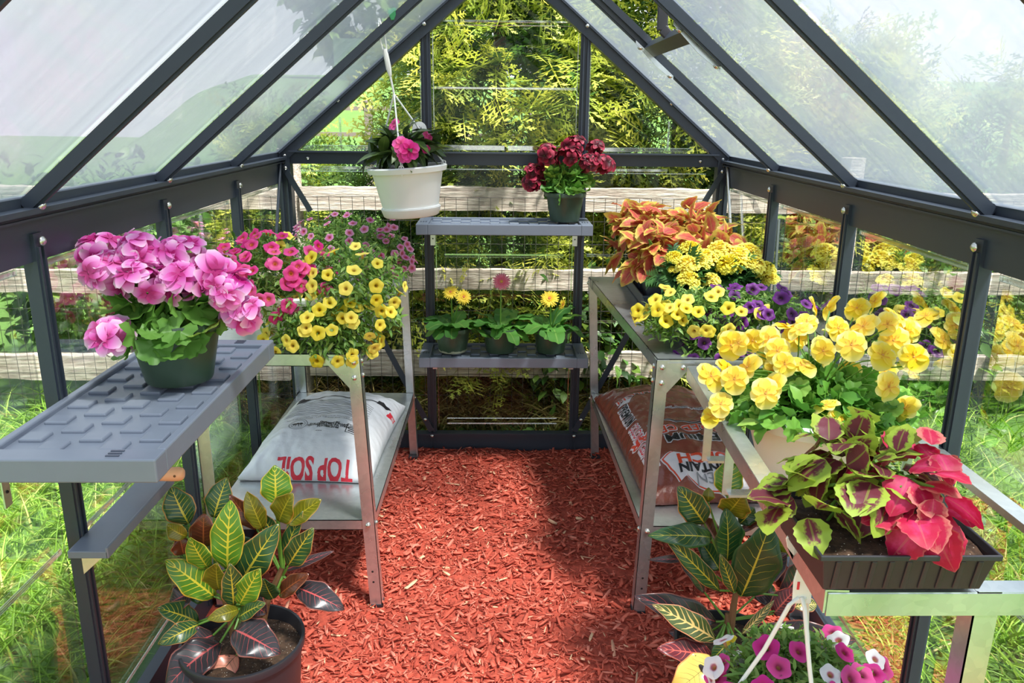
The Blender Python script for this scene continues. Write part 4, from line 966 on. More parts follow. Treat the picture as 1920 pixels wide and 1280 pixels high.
# ------------------------------------------------------------------ coleus tray, marigolds
def tray(name, label, loc, sx, sy, h, mat, rz=0, ribs=0):
    o = thing(name, label, 'tray', loc, rz); mb = MB(); t = .003
    def ring(e, z): return [(x * (sx / 2 + e) , y * (sy / 2 + e), z) for x, y in ((-1, -1), (1, -1), (1, 1), (-1, 1))]
    L = [ring(-.006, 0), ring(.0, h * .8), ring(.005, h * .82), ring(.005, h), ring(.001, h), ring(-.003, h * .8), ring(-.009, .004)]
    vs = [p for r in L for p in r]; mb.add(vs, [(i * 4 + k, i * 4 + (k + 1) % 4, (i + 1) * 4 + (k + 1) % 4, (i + 1) * 4 + k) for i in range(6) for k in range(4)] + [(3, 2, 1, 0), (24, 25, 26, 27)])
    mb.build('tray_body', mat, o, False, .005); return o
def cell_pot(o, s, h, mat, wall=.0015, flute=True):
    """square tapering nursery pot with rounded corners"""
    mb = MB(); L = []
    for e, z in ((.80, 0), (.98, h * .9), (1.03, h * .91), (1.03, h), (.97, h), (.93, h * .9), (.76, .004)):
        r = s / 2 * e; c = r * .28
        L.append([(sx * (r - c) + c * math.cos(a), sy * (r - c) + c * math.sin(a), z) for sx, sy, a0 in ((1, 1, 0), (-1, 1, PI / 2), (-1, -1, PI), (1, -1, 1.5 * PI)) for a in (a0, a0 + PI / 4, a0 + PI / 2)])
    vs = [p for r in L for p in r]; mb.add(vs, [(i * 12 + k, i * 12 + (k + 1) % 12, (i + 1) * 12 + (k + 1) % 12, (i + 1) * 12 + k) for i in range(len(L) - 1) for k in range(12)] + [tuple(range(12))[::-1], tuple(range(len(vs) - 12, len(vs)))])
    mb.build('pot', mat, o, True); soil_mb(s * .47, h * .88).build('soil', M['soil'], o, True)
tray('plant_tray', 'slate grey plastic flat on the right bench holding the orange coleus pots', (.612, -.385, ZT + .002), .29, .545, .05, M['greytray'])
pos = ['front left', 'front right', 'middle left', 'middle right', 'back left', 'back right']
for k in range(6):
    R = np.random.RandomState(70 + k); i, j = k % 2, k // 2
    o = thing('potted_coleus', 'orange and lime leaved coleus, %s pot of the grey flat' % pos[k], 'potted plant', (.542 + i * .138, -.562 + j * .178, ZT + .0075), 0, 'orange coleus pots in the grey flat')
    cell_pot(o, .124, .088, M['greytray'])
    b = [(((i - .5) * .04, -.02 if j == 0 else .0, .185 + .03 * (j > 0)), (.105, .10, .095), 1), (((i - .5) * .06, 0, .13), (.10, .08, .05), .4)]
    leaves(o, R, 85, b, COLL, 'col_orange', (.055, .10), (.45, 1.02), .7, .4, -.4, up=.9)
    T, N = dome(R, 10, b, .3, .7, -.2); stems(o, R, 10, (0, 0, .07), T, .003)
for k, (x, y) in enumerate(((.585, -.775), (.735, -.765))):
    R = np.random.RandomState(80 + k)
    o = thing('potted_marigold', ['yellow marigold in a square pot, left of the two on the right bench', 'yellow marigold in a square pot, right of the two, nearer the side wall'][k], 'potted plant', (x, y, ZT + .002), 0, 'marigolds on the right bench')
    cell_pot(o, .12, .09, M['blackpot'])
    b = [((0, -.0, .13), (.10, .085, .075), 1)]; leaves(o, R, 130, b, FERNY, 'marleaf', (.05, .085), (.4, 1), .2, .6, -.3)
    fl = [[(-.055, -.03, .185, .027), (-.062, -.045, .150, .014), (.01, .03, .20, .037), (.045, -.01, .178, .040), (-.02, -.06, .168, .036), (-.02, -.095, .128, .034), (.05, -.085, .125, .028), (.02, -.045, .175, .034)],
          [(-.05, .02, .20, .038), (.0, -.02, .185, .044), (.05, .03, .19, .04), (-.03, -.05, .165, .042), (.045, -.05, .165, .036), (.085, -.03, .145, .036), (.10, -.06, .12, .026)]][k]
    stems(o, R, 20, (0, 0, .08), [p[:3] for p in fl], .0025, name='flower_stalks')
    for p in fl:
        f = link('flower', marig, o); f.matrix_local = basis_m(Vector(p[:3]) + Vector((0, 0, .02)), (R.normal(0, .2), -.25 + R.normal(0, .1), 1), p[3] * 1.15, R.uniform(0, 6))

# ------------------------------------------------------------------ pansies
def pansies():
    R = np.random.RandomState(91); o = potted('pansy_pot', 'white pot of yellow pansies set in the right foreground rails', (.70, -1.60, .636), .115, .165, .165, M['whitepot'], rim=.026, lip=.03)
    b = [((0, 0, .16), (.22, .20, .085), 1)]
    leaves(o, R, 640, b, [OVATE, ROUND], 'panleaf', (.03, .055), (.5, 1.02), .25, .6, -.12)
    px = [(-.25, -.02, .255), (-.21, -.05, .27), (-.22, .02, .28), (-.17, -.02, .31), (-.19, .06, .32), (-.14, .04, .345), (-.12, -.08, .33), (-.10, .0, .36), (-.15, -.10, .27), (-.17, -.12, .235), (-.06, .07, .385), (-.05, .0, .39), (-.01, .05, .41), (-.02, -.06, .35),
          (.03, .02, .41), (.06, .08, .44), (.09, .0, .43), (.12, .08, .45), (.10, -.08, .37), (.15, .0, .41), (.18, .05, .43), (.17, -.08, .35), (-.03, -.14, .25), (.0, -.17, .20), (.10, -.14, .28), (.14, -.13, .22), (.20, -.05, .29), (.22, .06, .38), (-.23, -.06, .20), (-.26, -.05, .17), (.03, .12, .42), (.16, .12, .46)]
    px = [(x * .96 - .01 + R.normal(0, .008), y, .17 + (z - .17) * .72 + R.normal(0, .01)) for x, y, z in px] + [(R.uniform(-.22, .2), R.uniform(-.08, .1), R.uniform(.22, .33)) for _ in range(14)]
    stems(o, R, 60, (0, 0, .15), [(p[0], p[1], p[2] - .01) for p in px], .0016, name='flower_stalks')
    for p in px:
        f = link('flower', pansy, o); f.matrix_local = basis_m(Vector(p), (R.normal(-.15, .55), -.6 + R.normal(0, .45), .5 + R.normal(0, .35)), R.uniform(.028, .038), R.normal(0, .25))
pansies()

# ------------------------------------------------------------------ red and lime coleus in the black tray
def coleus_tray():
    R = np.random.RandomState(95); rz = 0
    t = thing('potted_coleus', 'maroon, lime and crimson coleus in a black ribbed box at the right foreground corner', 'potted plant', (.547, -2.225, .7845))
    mb = MB(); sx, sy, h = .25, .20, .062
    def ring(e, z): return [(x * (sx / 2 + e) , y * (sy / 2 + e), z) for x, y in ((-1, -1), (1, -1), (1, 1), (-1, 1))]
    L = [ring(-.012, 0), ring(-.002, h * .85), ring(.003, h * .86), ring(.003, h), ring(-.001, h), ring(-.005, h * .85), ring(-.015, .004)]
    mb.add([p for r in L for p in r], [(i * 4 + k, i * 4 + (k + 1) % 4, (i + 1) * 4 + (k + 1) % 4, (i + 1) * 4 + k) for i in range(6) for k in range(4)] + [(3, 2, 1, 0), (24, 25, 26, 27)])
    for k in range(9): mb.prism([(-.1 + k * .025 - .004, -sy / 2 + .012, .003), (-.1 + k * .025 + .004, -sy / 2 + .012, .003), (-.1 + k * .025 + .004, -sy / 2 + .002, h * .84), (-.1 + k * .025 - .004, -sy / 2 + .002, h * .84)], (0, -.003, 0))
    mb.build('planter_box', M['blackpot'], t, False, .004)
    gz = MB(); nx = 22; gz.add([((-.5 + i / (nx - 1)) * .236, (-.5 + j / (nx - 1)) * .186, .05 + .006 * noise.noise((i * .7, j * .7, 3))) for j in range(nx) for i in range(nx)], [(j * nx + i, j * nx + i + 1, (j + 1) * nx + i + 1, (j + 1) * nx + i) for j in range(nx - 1) for i in range(nx - 1)])
    gz.build('soil', M['soil'], t, True)
    b = [((-.035, .02, .13), (.095, .09, .085), 1), ((-.11, .0, .095), (.065, .06, .045), .4)]
    leaves(t, R, 92, b, COLB, 'col_lime', (.045, .075), (.5, 1.0), .75, .4, -.45, up=1.0)
    b2 = [((.025, -.03, .12), (.06, .08, .09), 1)]
    leaves(t, R, 34, b2, COLB, 'col_red', (.048, .072), (.6, 1.05), 1.0, .4, -.5, name='red_foliage', up=.8)
    T, N = dome(R, 22, b + b2, .3, .8, -.2); stems(t, R, 22, (-.02, .01, .045), T, .0026)
coleus_tray()
CRL = [('lime', (-0.027, 0.020, 0.415), (-0.011, 0.040, 0.580), 0.039),
    ('lime', (-0.072, 0.020, 0.421), (-0.096, 0.000, 0.509), 0.027),
    ('green', (-0.005, 0.030, 0.371), (0.099, 0.020, 0.530), 0.040),
    ('olive', (-0.043, 0.000, 0.375), (-0.031, -0.030, 0.462), 0.031),
    ('green', (-0.010, -0.010, 0.340), (-0.002, -0.030, 0.461), 0.027),
    ('lime', (0.005, -0.010, 0.344), (0.062, -0.020, 0.442), 0.029),
    ('lime', (-0.064, 0.020, 0.344), (-0.152, -0.010, 0.457), 0.036),
    ('green', (-0.108, 0.020, 0.275), (-0.174, -0.030, 0.347), 0.031),
    ('green', (-0.098, 0.000, 0.283), (-0.169, -0.060, 0.273), 0.023),
    ('dark', (-0.049, -0.010, 0.241), (-0.146, -0.100, 0.186), 0.046),
    ('dark', (-0.005, -0.030, 0.290), (0.110, -0.080, 0.262), 0.044),
    ('pink', (-0.006, -0.030, 0.221), (-0.047, -0.090, 0.169), 0.034),
    ('green', (0.008, -0.030, 0.211), (0.031, -0.080, 0.164), 0.022),
    ('olive', (0.004, -0.020, 0.336), (-0.053, -0.060, 0.339), 0.018),
    ('green', (0.001, -0.010, 0.310), (0.073, -0.040, 0.366), 0.021),
    ('lime', (0.080, 0.070, 0.558), (0.079, 0.090, 0.644), 0.037),
    ('olive', (0.088, 0.060, 0.516), (0.129, 0.040, 0.598), 0.031),
    ('olive', (0.045, 0.070, 0.491), (0.017, 0.070, 0.587), 0.024),
    ('maroon', (0.032, 0.070, 0.492), (-0.023, 0.070, 0.579), 0.021),
    ('olive', (0.106, 0.070, 0.505), (0.185, 0.080, 0.562), 0.026),
    ('green', (0.107, 0.040, 0.412), (0.176, 0.020, 0.521), 0.029),
    ('dark', (0.124, 0.040, 0.354), (0.241, 0.000, 0.321), 0.032),
    ('maroon', (0.081, 0.040, 0.334), (0.159, 0.020, 0.402), 0.023),
    ('dark', (0.088, 0.060, 0.386), (0.207, 0.080, 0.427), 0.011),
    ('green', (0.089, 0.060, 0.410), (0.143, 0.070, 0.537), 0.020),
    ('plain', (0.072, 0.020, 0.338), (0.061, 0.000, 0.403), 0.025),
    ('green', (-0.117, 0.050, 0.516), (-0.155, 0.070, 0.598), 0.037),
    ('green', (-0.065, 0.070, 0.521), (-0.037, 0.100, 0.607), 0.031),
    ('maroon', (-0.084, 0.040, 0.461), (-0.075, 0.040, 0.546), 0.032),
    ('maroon', (-0.123, 0.020, 0.454), (-0.128, 0.020, 0.499), 0.024),
    ('olive', (-0.111, 0.020, 0.500), (-0.154, 0.020, 0.530), 0.020),
    ('dark', (-0.067, 0.000, 0.254), (-0.121, -0.040, 0.248), 0.029),
    ('maroon', (-0.055, 0.050, 0.292), (0.007, 0.050, 0.277), 0.019),
    ('plain', (-0.076, 0.050, 0.335), (-0.137, 0.050, 0.357), 0.030),
    ('dark', (0.014, 0.040, 0.327), (0.055, 0.020, 0.297), 0.026),
    ('green', (0.075, 0.080, 0.459), (0.036, 0.090, 0.524), 0.021),
    ('plain', (0.007, 0.080, 0.388), (-0.031, 0.100, 0.462), 0.029),
    ('dark', (-0.122, 0.040, 0.342), (-0.168, 0.020, 0.327), 0.027)]
CRR = [('lime', (-0.012, 0.070, 0.537), (-0.010, 0.090, 0.627), 0.036),
    ('green', (-0.068, 0.050, 0.472), (-0.139, 0.050, 0.571), 0.036),
    ('olive', (-0.015, 0.050, 0.499), (0.009, 0.020, 0.565), 0.040),
    ('plain', (-0.014, 0.020, 0.387), (-0.028, 0.020, 0.528), 0.039),
    ('plain', (0.023, 0.000, 0.303), (0.072, -0.010, 0.510), 0.057),
    ('plain', (-0.051, 0.040, 0.439), (-0.218, -0.010, 0.473), 0.029),
    ('green', (-0.026, 0.020, 0.305), (-0.182, -0.010, 0.476), 0.023),
    ('green', (-0.003, -0.020, 0.326), (-0.048, -0.030, 0.436), 0.017),
    ('dark', (-0.028, 0.020, 0.216), (-0.243, -0.020, 0.316), 0.034),
    ('mottled', (-0.033, -0.010, 0.185), (-0.205, -0.050, 0.312), 0.031),
    ('red', (-0.045, -0.030, 0.152), (-0.191, -0.070, 0.206), 0.031),
    ('yellow', (-0.049, -0.060, 0.170), (-0.164, -0.110, 0.109), 0.046),
    ('dark', (0.046, 0.020, 0.172), (0.300, -0.040, 0.205), 0.046),
    ('red', (0.131, 0.060, 0.210), (0.187, 0.070, 0.277), 0.030),
    ('olive', (0.179, 0.120, 0.344), (0.111, 0.140, 0.505), 0.039),
    ('dark', (0.157, 0.080, 0.250), (0.220, 0.100, 0.359), 0.040),
    ('mottled', (-0.008, -0.060, 0.179), (-0.008, -0.090, 0.150), 0.026),
    ('mottled', (0.033, -0.000, 0.193), (0.113, 0.020, 0.277), 0.012),
    ('maroon', (0.028, 0.070, 0.435), (0.098, 0.080, 0.482), 0.012),
    ('plain', (0.029, 0.080, 0.455), (0.065, 0.090, 0.495), 0.022),
    ('dark', (-0.090, 0.060, 0.369), (-0.199, 0.060, 0.366), 0.010),
    ('dark', (-0.051, 0.060, 0.274), (-0.135, 0.060, 0.392), 0.023),
    ('olive', (-0.058, 0.070, 0.521), (-0.056, 0.080, 0.554), 0.015),
    ('mottled', (0.188, 0.080, 0.217), (0.258, 0.100, 0.211), 0.018),
    ('plain', (-0.011, 0.080, 0.325), (-0.067, 0.100, 0.405), 0.030),
    ('maroon', (-0.024, 0.080, 0.401), (-0.065, 0.100, 0.465), 0.027),
    ('dark', (-0.031, 0.080, 0.136), (-0.130, 0.080, 0.144), 0.029),
    ('dark', (0.081, 0.080, 0.294), (0.164, 0.100, 0.359), 0.034),
    ('plain', (-0.002, -0.040, 0.222), (-0.056, -0.060, 0.168), 0.023),
    ('dark', (0.092, 0.100, 0.234), (0.155, 0.120, 0.237), 0.032)]

# ------------------------------------------------------------------ crotons
def croton_leaf(o, st, b, t, hw, R, kz):
    """one leaf from stalk point b to tip t; arched, folded along the midrib, wavy margin"""
    b = Vector(b); t = Vector(t); d = t - b; L = d.length
    n = (Vector((-.05 * kz, -.75, .62)) + Vector((R.normal(0, .22), R.normal(0, .15), R.normal(0, .15)))); y = d.normalized(); x = y.cross(n).normalized(); z = x.cross(y)
    droop = .18 if t.z < b.z + .04 else .05
    nv, nu = 14, 4; vs = []; uv = []; ph = R.uniform(0, 6)
    for i in range(nv + 1):
        v = i / nv; w = hw * max(.015, math.sin(PI * min(1, v * .97 + .02) ** .9) ** .8) * (1 + .05 * math.sin(v * 17 + ph))
        for j in range(2 * nu + 1):
            u = j / nu - 1; h = L * droop * 4 * v * (1 - v) + .22 * abs(u) * w + .10 * hw * abs(u) ** 2 * math.sin(v * 13 + ph + (1.5 if u > 0 else 0))
            vs.append(b + y * (v * L) + x * (u * w) + z * h); uv.append((u / 2 + .5, v))
    k = 2 * nu + 1; mb = MB(); mb.add(vs, [(i * k + j, i * k + j + 1, (i + 1) * k + j + 1, (i + 1) * k + j) for i in range(nv) for j in range(k - 1)], 0, uv)
    f = mb.build('leaf', M['cr_' + st], o); f.data.polygons.foreach_set('use_smooth', [True] * len(f.data.polygons))
    s = f.modifiers.new('thickness', 'SOLIDIFY'); s.thickness = .0008
    return b
def croton(label, loc, rp, rb_, hp, tab, crowns, seed):
    R = np.random.RandomState(seed)
    o = potted('potted_croton', label, loc, rb_, rp, hp, M['blackpot'], rim=.01, lip=.02)
    for k, c in enumerate(crowns):
        MB().tube([(c[0] * .25, c[1] * .25, hp * .8), (c[0] * .6, c[1] * .6, (hp + c[2]) / 2), c], [.011, .009, .006], 8).build('trunk', M['woodstem'], o, True)
    stalks = MB()
    for st, b, t, hw in tab:
        croton_leaf(o, st, b, t, hw, R, loc[0])
        bb = Vector(b); c = min(crowns, key=lambda q: (Vector(q) - bb).length); c = Vector(c)
        if (c - bb).length > .015: stalks.tube([c - Vector((0, 0, .02)), (c + bb) / 2 + Vector((0, 0, -.012)), bb], [.0035, .003, .0025], 6)
    stalks.build('leaf_stalks', M['stem'], o, True)
croton('variegated croton with yellow veined leaves in a black pot at the left front', (-.623, -1.68, .0), .138, .115, .244, CRL, [(.0, .02, .34), (.09, .05, .40), (-.06, .03, .42)], 5)
croton('dark green croton in a black pot under the right foreground rails', (.547, -1.60, .0), .128, .108, .175, CRR, [(.0, .02, .24), (.02, .03, .32)], 6)

# ------------------------------------------------------------------ bags
def bag(name, label, cat, loc, rz, a, b, h, mat, seed, wr=.006, ear=.02):
    """pillow bag; returns (object, surface function (x, y, offset) -> local point)"""
    o = thing(name, label, cat, loc, rz)
    def surf(x, y, off=0):
        s = max(-1, min(1, x / a)); t = max(-1, min(1, y / b))
        e = max(0., (1 - abs(s) ** 3.2) * (1 - abs(t) ** 3.6))
        z = h * e ** .55
        k = min(1, e * 6) * .5 + .5
        z += k * (wr * noise.noise((x * 16 + seed, y * 10, seed)) + wr * .5 * noise.noise((x * 40, y * 34 + seed, 2)))
        edge = max(abs(s), abs(t))
        z += (edge > .8) * (edge - .8) * wr * 6 * noise.noise((x * 45, y * 45, seed + 5))
        y = max(-b, min(b, y)); px = x * (1 - .045 * (1 - t * t) * abs(s)) ; py = y * (1 - .03 * (1 - s * s) * abs(t))
        return Vector((px, py, max(.004, z + .012 * (abs(s) * abs(t)) ** 6) + off))
    nx, ny = 90, 110; P = [surf(a * (2 * i / nx - 1), b * (2 * j / ny - 1)) for j in range(ny + 1) for i in range(nx + 1)]
    n = nx + 1; F = [(j * n + i, j * n + i + 1, (j + 1) * n + i + 1, (j + 1) * n + i) for j in range(ny) for i in range(nx)]
    ring = [i for i in range(n)] + [j * n + nx for j in range(1, ny + 1)] + [ny * n + i for i in range(nx - 1, -1, -1)] + [j * n for j in range(ny - 1, 0, -1)]
    m = len(P); Q = [Vector((P[k].x * .985, P[k].y * .985, 0)) for k in ring]; r = len(ring)
    mb = MB(); mb.add(P + Q, F + [(ring[k], m + k, m + (k + 1) % r, ring[(k + 1) % r]) for k in range(r)] + [tuple(range(m, m + r))[::-1]])
    body = mb.build('bag_body', mat, o); body.data.polygons.foreach_set('use_smooth', [True] * len(body.data.polygons))
    return o, surf
def drape(verts, faces, surf, off, name, mat, parent, maxe=.012):
    """lay flat artwork (local x, y) on the bag"""
    bm = bmesh.new(); vs = [bm.verts.new((x, y, 0)) for x, y in verts]
    for f in faces:
        try: bm.faces.new([vs[k] for k in f])
        except ValueError: pass
    bmesh.ops.triangulate(bm, faces=bm.faces[:])
    for _ in range(6):
        es = [e for e in bm.edges if e.calc_length() > maxe]
        if not es: break
        bmesh.ops.subdivide_edges(bm, edges=es, cuts=1); bmesh.ops.triangulate(bm, faces=[f for f in bm.faces if len(f.verts) > 3])
    for v in bm.verts: v.co = surf(v.co.x, v.co.y, off)
    bmesh.ops.recalc_face_normals(bm, faces=bm.faces[:])
    me = bpy.data.meshes.new(name); bm.to_mesh(me); bm.free(); me.materials.append(mat)
    return link(name, me, parent)
def text_flat(body, size, offset=0, shear=0, sx=1, spacing=1):
    fc = bpy.data.curves.new('tmp', 'FONT'); fc.body = body; fc.size = size; fc.align_x = 'CENTER'; fc.align_y = 'CENTER'; fc.offset = offset; fc.shear = shear; fc.resolution_u = 3; fc.space_character = spacing; fc.space_line = .85
    ob = bpy.data.objects.new('tmp', fc); COL.objects.link(ob); dg = bpy.context.evaluated_depsgraph_get(); me = bpy.data.meshes.new_from_object(ob.evaluated_get(dg))
    v = [(p.co.x * sx, p.co.y) for p in me.vertices]; f = [tuple(q.vertices) for q in me.polygons]
    bpy.data.objects.remove(ob); bpy.data.curves.remove(fc); bpy.data.meshes.remove(me); return v, f
def put(v, c, ang, arc=0):
    ca, sa = math.cos(ang), math.sin(ang); out = []
    for x, y in v:
        y += arc * x * x; out.append((c[0] + x * ca - y * sa, c[1] + x * sa + y * ca))
    return out
def stamp(surf, parent, name, body, size, c, ang, mat, off=.0012, outline=None, ow=.004, sx=1, arc=0, spacing=1, ink=0):
    if outline:
        v, f = text_flat(body, size, ow, 0, sx, spacing); drape(put(v, c, ang, arc), f, surf, off, name + '_outline', outline, parent)
    v, f = text_flat(body, size, ink, 0, sx, spacing); drape(put(v, c, ang, arc), f, surf, off + (.0012 if outline else 0), name, mat, parent)
def shape(surf, parent, name, pts, mat, off=.001):
    drape(pts, [tuple(range(len(pts)))], surf, off, name, mat, parent)

def plastic(name, c0, c1, bump=.25, rough=.32):
    t = NT(name); a = t.noise(7, 4); c = t.mix(a, c0, c1); b = t.noise(26, 5, rough=.6)
    return t.end(t.bsdf(c, rough, 0, .5, b, bump, .012, coat=.15))
LB, ls = bag('soil_bag', 'white plastic bag of top soil lying on the lower shelf of the left bench', 'bag', (-.628, -.60, ZL + .001), math.radians(-3), .215, .345, .125, plastic('white_bag_film', srgb(228, 232, 238), srgb(240, 243, 247)), 2.3, .007)
stamp(ls, LB, 'bag_title', 'TOP SOIL', .062, (.03, -.326), PI, M['red_ink'], sx=.94, ink=.0022)
stamp(ls, LB, 'address_print', 'Packaged By:\n218 PERRYVILLE ROAD\nQUARRYVILLE, PA 17566\n717-786-2146', .0135, (.035, -.145), 0, M['black_ink'], ink=.0006)
stamp(ls, LB, 'web_print', 'www.topsoil.com'[:3] + '. . . . . . . . . .', .010, (.035, -.192), 0, M['black_ink'])
def ellipse(c, rx, ry, n=36, a0=0, tilt=0): return [(c[0] + rx * math.cos(a0 + 2 * PI * k / n) * math.cos(tilt) - ry * math.sin(a0 + 2 * PI * k / n) * math.sin(tilt), c[1] + rx * math.cos(a0 + 2 * PI * k / n) * math.sin(tilt) + ry * math.sin(a0 + 2 * PI * k / n) * math.cos(tilt)) for k in range(n)]
def ringart(surf, parent, name, c, rx, ry, w, mat, tilt=0, off=.001):
    A = ellipse(c, rx, ry, tilt=tilt); B = ellipse(c, rx - w, ry - w, tilt=tilt); n = len(A)
    drape(A + B, [(k, (k + 1) % n, n + (k + 1) % n, n + k) for k in range(n)], surf, off, name, mat, parent)
ringart(ls, LB, 'round_emblem', (-.072, -.145), .032, .036, .0016, M['black_ink']); ringart(ls, LB, 'round_emblem', (-.072, -.145), .024, .027, .001, M['black_ink'])
ant = [ellipse((-.084, -.147), .008, .006), ellipse((-.073, -.143), .006, .005), ellipse((-.062, -.141), .006, .0055)]
drape(sum(ant, []), [tuple(range(k * 36, k * 36 + 36)) for k in range(3)], ls, .0014, 'animal_silhouette', M['black_ink'], LB)
legs = []; lf = []
for x0, x1, y1 in ((-.08, -.09, -.163), (-.076, -.078, -.165), (-.07, -.066, -.162), (-.064, -.056, -.158)):
    k = len(legs); legs += [(x0 - .001, -.146), (x0 + .001, -.146), (x1 + .001, y1), (x1 - .001, y1)]; lf.append((k, k + 1, k + 2, k + 3))
drape(legs, lf, ls, .0014, 'animal_legs', M['black_ink'], LB)
for q, y in enumerate((-.085, -.07)): stamp(ls, LB, 'arched_print', ('NEW PLANTINGS - USE 1/3 TOP SOIL - LAWN REPAIR', 'INDOOR AND OUTDOOR POTTING MIX')[q], .0115, (.01, y + .0), 0, M['grey_ink'] if q else M['black_ink'], arc=-.9)
for k in range(9):
    pts = []; y0 = -.045 + k * .016
    for i in range(21): x = -.15 + .3 * i / 20; pts.append((x, y0 - .9 * (x - .01) ** 2 + .003 * math.sin(i * 2.1 + k)))
    A = pts; B = [(x, y + .0035) for x, y in pts]
    drape(A + B, [(i, i + 1, 21 + i + 1, 21 + i) for i in range(20)], ls, .001, 'wood_grain_print', M['grey_ink'], LB)
for c in ((-.13, .105), (.17, .15)): shape(ls, LB, 'black_print', [(c[0] - .022, c[1] - .02), (c[0] + .012, c[1] - .012), (c[0] + .028, c[1] + .02), (c[0] + .008, c[1] + .012), (c[0] - .004, c[1] + .026), (c[0] - .02, c[1] + .016)], M['black_ink'])
shape(ls, LB, 'banner_print', [(-.13, .10), (-.02, .128), (.06, .118), (.17, .14), (.17, .148), (.06, .126), (-.02, .136), (-.13, .109)], M['black_ink'])
shape(ls, LB, 'red_print', [(.19, .10), (.212, .12), (.212, .16), (.195, .15)], M['red_ink'])
bx = (.115, -.15); fr = [(bx[0] - .018, bx[1] - .03), (bx[0] + .03, bx[1] - .03), (bx[0] + .03, bx[1] + .025), (bx[0] - .018, bx[1] + .025)]
drape(fr + [(bx[0] - .015, bx[1] - .027), (bx[0] + .027, bx[1] - .027), (bx[0] + .027, bx[1] + .022), (bx[0] - .015, bx[1] + .022)], [(0, 1, 5, 4), (1, 2, 6, 5), (2, 3, 7, 6), (3, 0, 4, 7)], ls, .001, 'notice_frame', M['black_ink'], LB)
for k in range(4): shape(ls, LB, 'notice_line', [(bx[0] - .009, bx[1] - .02 + k * .01), (bx[0] + .02, bx[1] - .02 + k * .01), (bx[0] + .02, bx[1] - .015 + k * .01), (bx[0] - .009, bx[1] - .015 + k * .01)], M['black_ink'])

RB, rs = bag('mulch_bag', 'red brown plastic bag of cedar mulch lying on the lower shelf of the right bench', 'bag', (.618, -.625, ZL + .001), math.radians(3), .218, .475, .135, plastic('red_brown_bag_film', srgb(122, 58, 46), srgb(160, 88, 74), .45, .25), 7.7, .010)
OL = M['white_ink']
stamp(rs, RB, 'bag_title', 'COLORED CEDAR', .062, (-.005, -.165), PI, M['orange_ink'], outline=OL, ow=.005, sx=.80, ink=.0012)
stamp(rs, RB, 'bag_title', 'PREMIUM', .066, (.02, -.235), PI, M['black_ink'], outline=OL, ow=.006, sx=.92, arc=-.25, ink=.002)
sw = [(-.14 + .3 * i / 16, -.118 + .012 * math.sin(i * .5)) for i in range(17)]
drape(sw + [(x, y + .016) for x, y in sw], [(i, i + 1, 18 + i, 17 + i) for i in range(16)], rs, .0010, 'swoosh_outline', OL, RB)
drape([(x, y + .004) for x, y in sw] + [(x, y + .012) for x, y in sw], [(i, i + 1, 18 + i, 17 + i) for i in range(16)], rs, .0022, 'swoosh', M['black_ink'], RB)
ban = [(.165, -.345), (.168, -.45), (.14, -.452), (.10, -.462), (.04, -.470), (-.03, -.455), (-.075, -.425), (-.10, -.436), (-.138, -.345), (-.10, -.325), (-.04, -.345), (.04, -.338)]
def grow(p, k): cx = sum(q[0] for q in p) / len(p); cy = sum(q[1] for q in p) / len(p); return [(cx + (x - cx) * k, cy + (y - cy) * k) for x, y in p]
shape(rs, RB, 'banner_outline', grow(ban, 1.07), OL, .0008); shape(rs, RB, 'banner_line', grow(ban, 1.04), M['orange_ink'], .0016); shape(rs, RB, 'banner', grow(ban, 1.0), OL, .0024)
stamp(rs, RB, 'banner_title', 'MULCH', .056, (.012, -.358), PI, M['orange_ink'], off=.0032, sx=1.15, ink=.002)
stamp(rs, RB, 'banner_title', 'MOUNTAIN', .042, (.014, -.395), PI, M['black_ink'], off=.0036, sx=1.0, ink=.0018)
stamp(rs, RB, 'banner_title', 'GREEN', .046, (.02, -.43), PI, M['grey_ink'], off=.0034, sx=1.0)
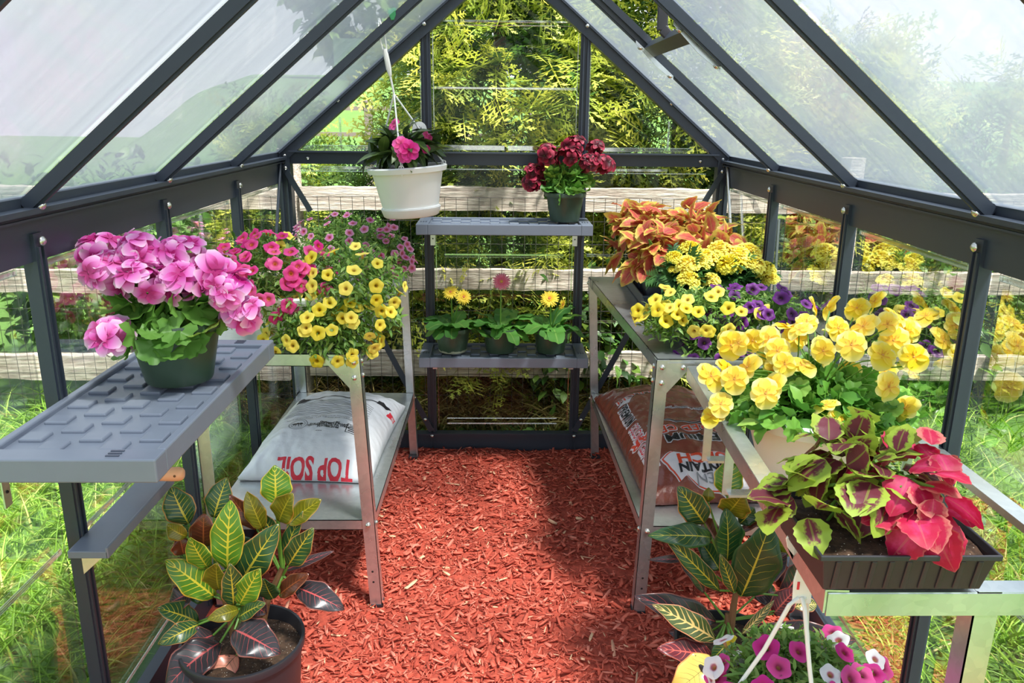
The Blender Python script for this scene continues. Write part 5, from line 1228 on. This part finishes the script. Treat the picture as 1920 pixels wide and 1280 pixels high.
stamp(rs, RB, 'side_title', 'PREMIUM', .042, (-.178, .06), -PI / 2, M['black_ink'], outline=OL, ow=.005, sx=.9, ink=.001)
stamp(rs, RB, 'side_title', 'COLORED CEDAR', .040, (-.178, -.17), -PI / 2, M['red_ink'], outline=OL, ow=.005, sx=.8)
stamp(rs, RB, 'small_print', 'STAINING & PREMIUM PAINT', .018, (.03, .02), PI, M['black_ink'], outline=OL, ow=.003)
stamp(rs, RB, 'back_print', 'MULCH', .05, (-.10, .20), PI, M['orange_ink'], outline=OL, ow=.004)
shape(rs, RB, 'corner_print', [(-.19, -.30), (-.155, -.30), (-.15, -.36), (-.185, -.36)], OL, .001); shape(rs, RB, 'corner_print', [(-.184, -.307), (-.162, -.307), (-.158, -.35), (-.18, -.35)], M['grey_ink'], .002)
shape(rs, RB, 'corner_print', [(-.19, .16), (-.15, .20), (-.12, .19), (-.15, .14)], OL, .001)

# ------------------------------------------------------------------ hand tools on a narrow ledge of the left wall
led = thing('wall_ledge', 'narrow slate grey ledge on the left wall studs carrying wooden handled tools', 'shelf', (-.885, -1.70, .585))
MB().box((.04, 0, -.008), (.08, .34, .016)).box((.078, 0, -.004), (.006, .34, .024)).build('ledge_board', M['slate'], led, False, .002)
for y in (-.12, .12): MB().prism([(.0, y - .003, -.016), (.07, y - .003, -.016), (0, y - .003, -.08)], (0, .006, 0)).build('bracket', M['galv'], led)
tr = thing('hand_trowel', 'hand trowel with a pale wooden handle pointing into the left edge of the photo', 'tool', (-.75, -1.60, .627)); tr.rotation_euler = (0, 0, .08)
Rx = Matrix.Rotation(-PI / 2, 3, 'Y')
MB().lathe([(.001, 0), (.010, .0), (.0145, .004), (.0165, .012), (.0165, .028), (.0145, .055), (.0155, .085), (.011, .105), (.009, .118), (.001, .118)], 20, (0, 0, 0), 0, Rx).build('handle', M['handle'], tr, True)
MB().tube([(-.016, -.0168, .002), (-.016, -.0150, .002)], .003, 10).build('hang_hole', M['woodstem'], tr)
MB().tube([(-.115, 0, 0), (-.135, 0, 0), (-.15, 0, -.012)], .004, 8).build('neck', M['bolt'], tr, True)
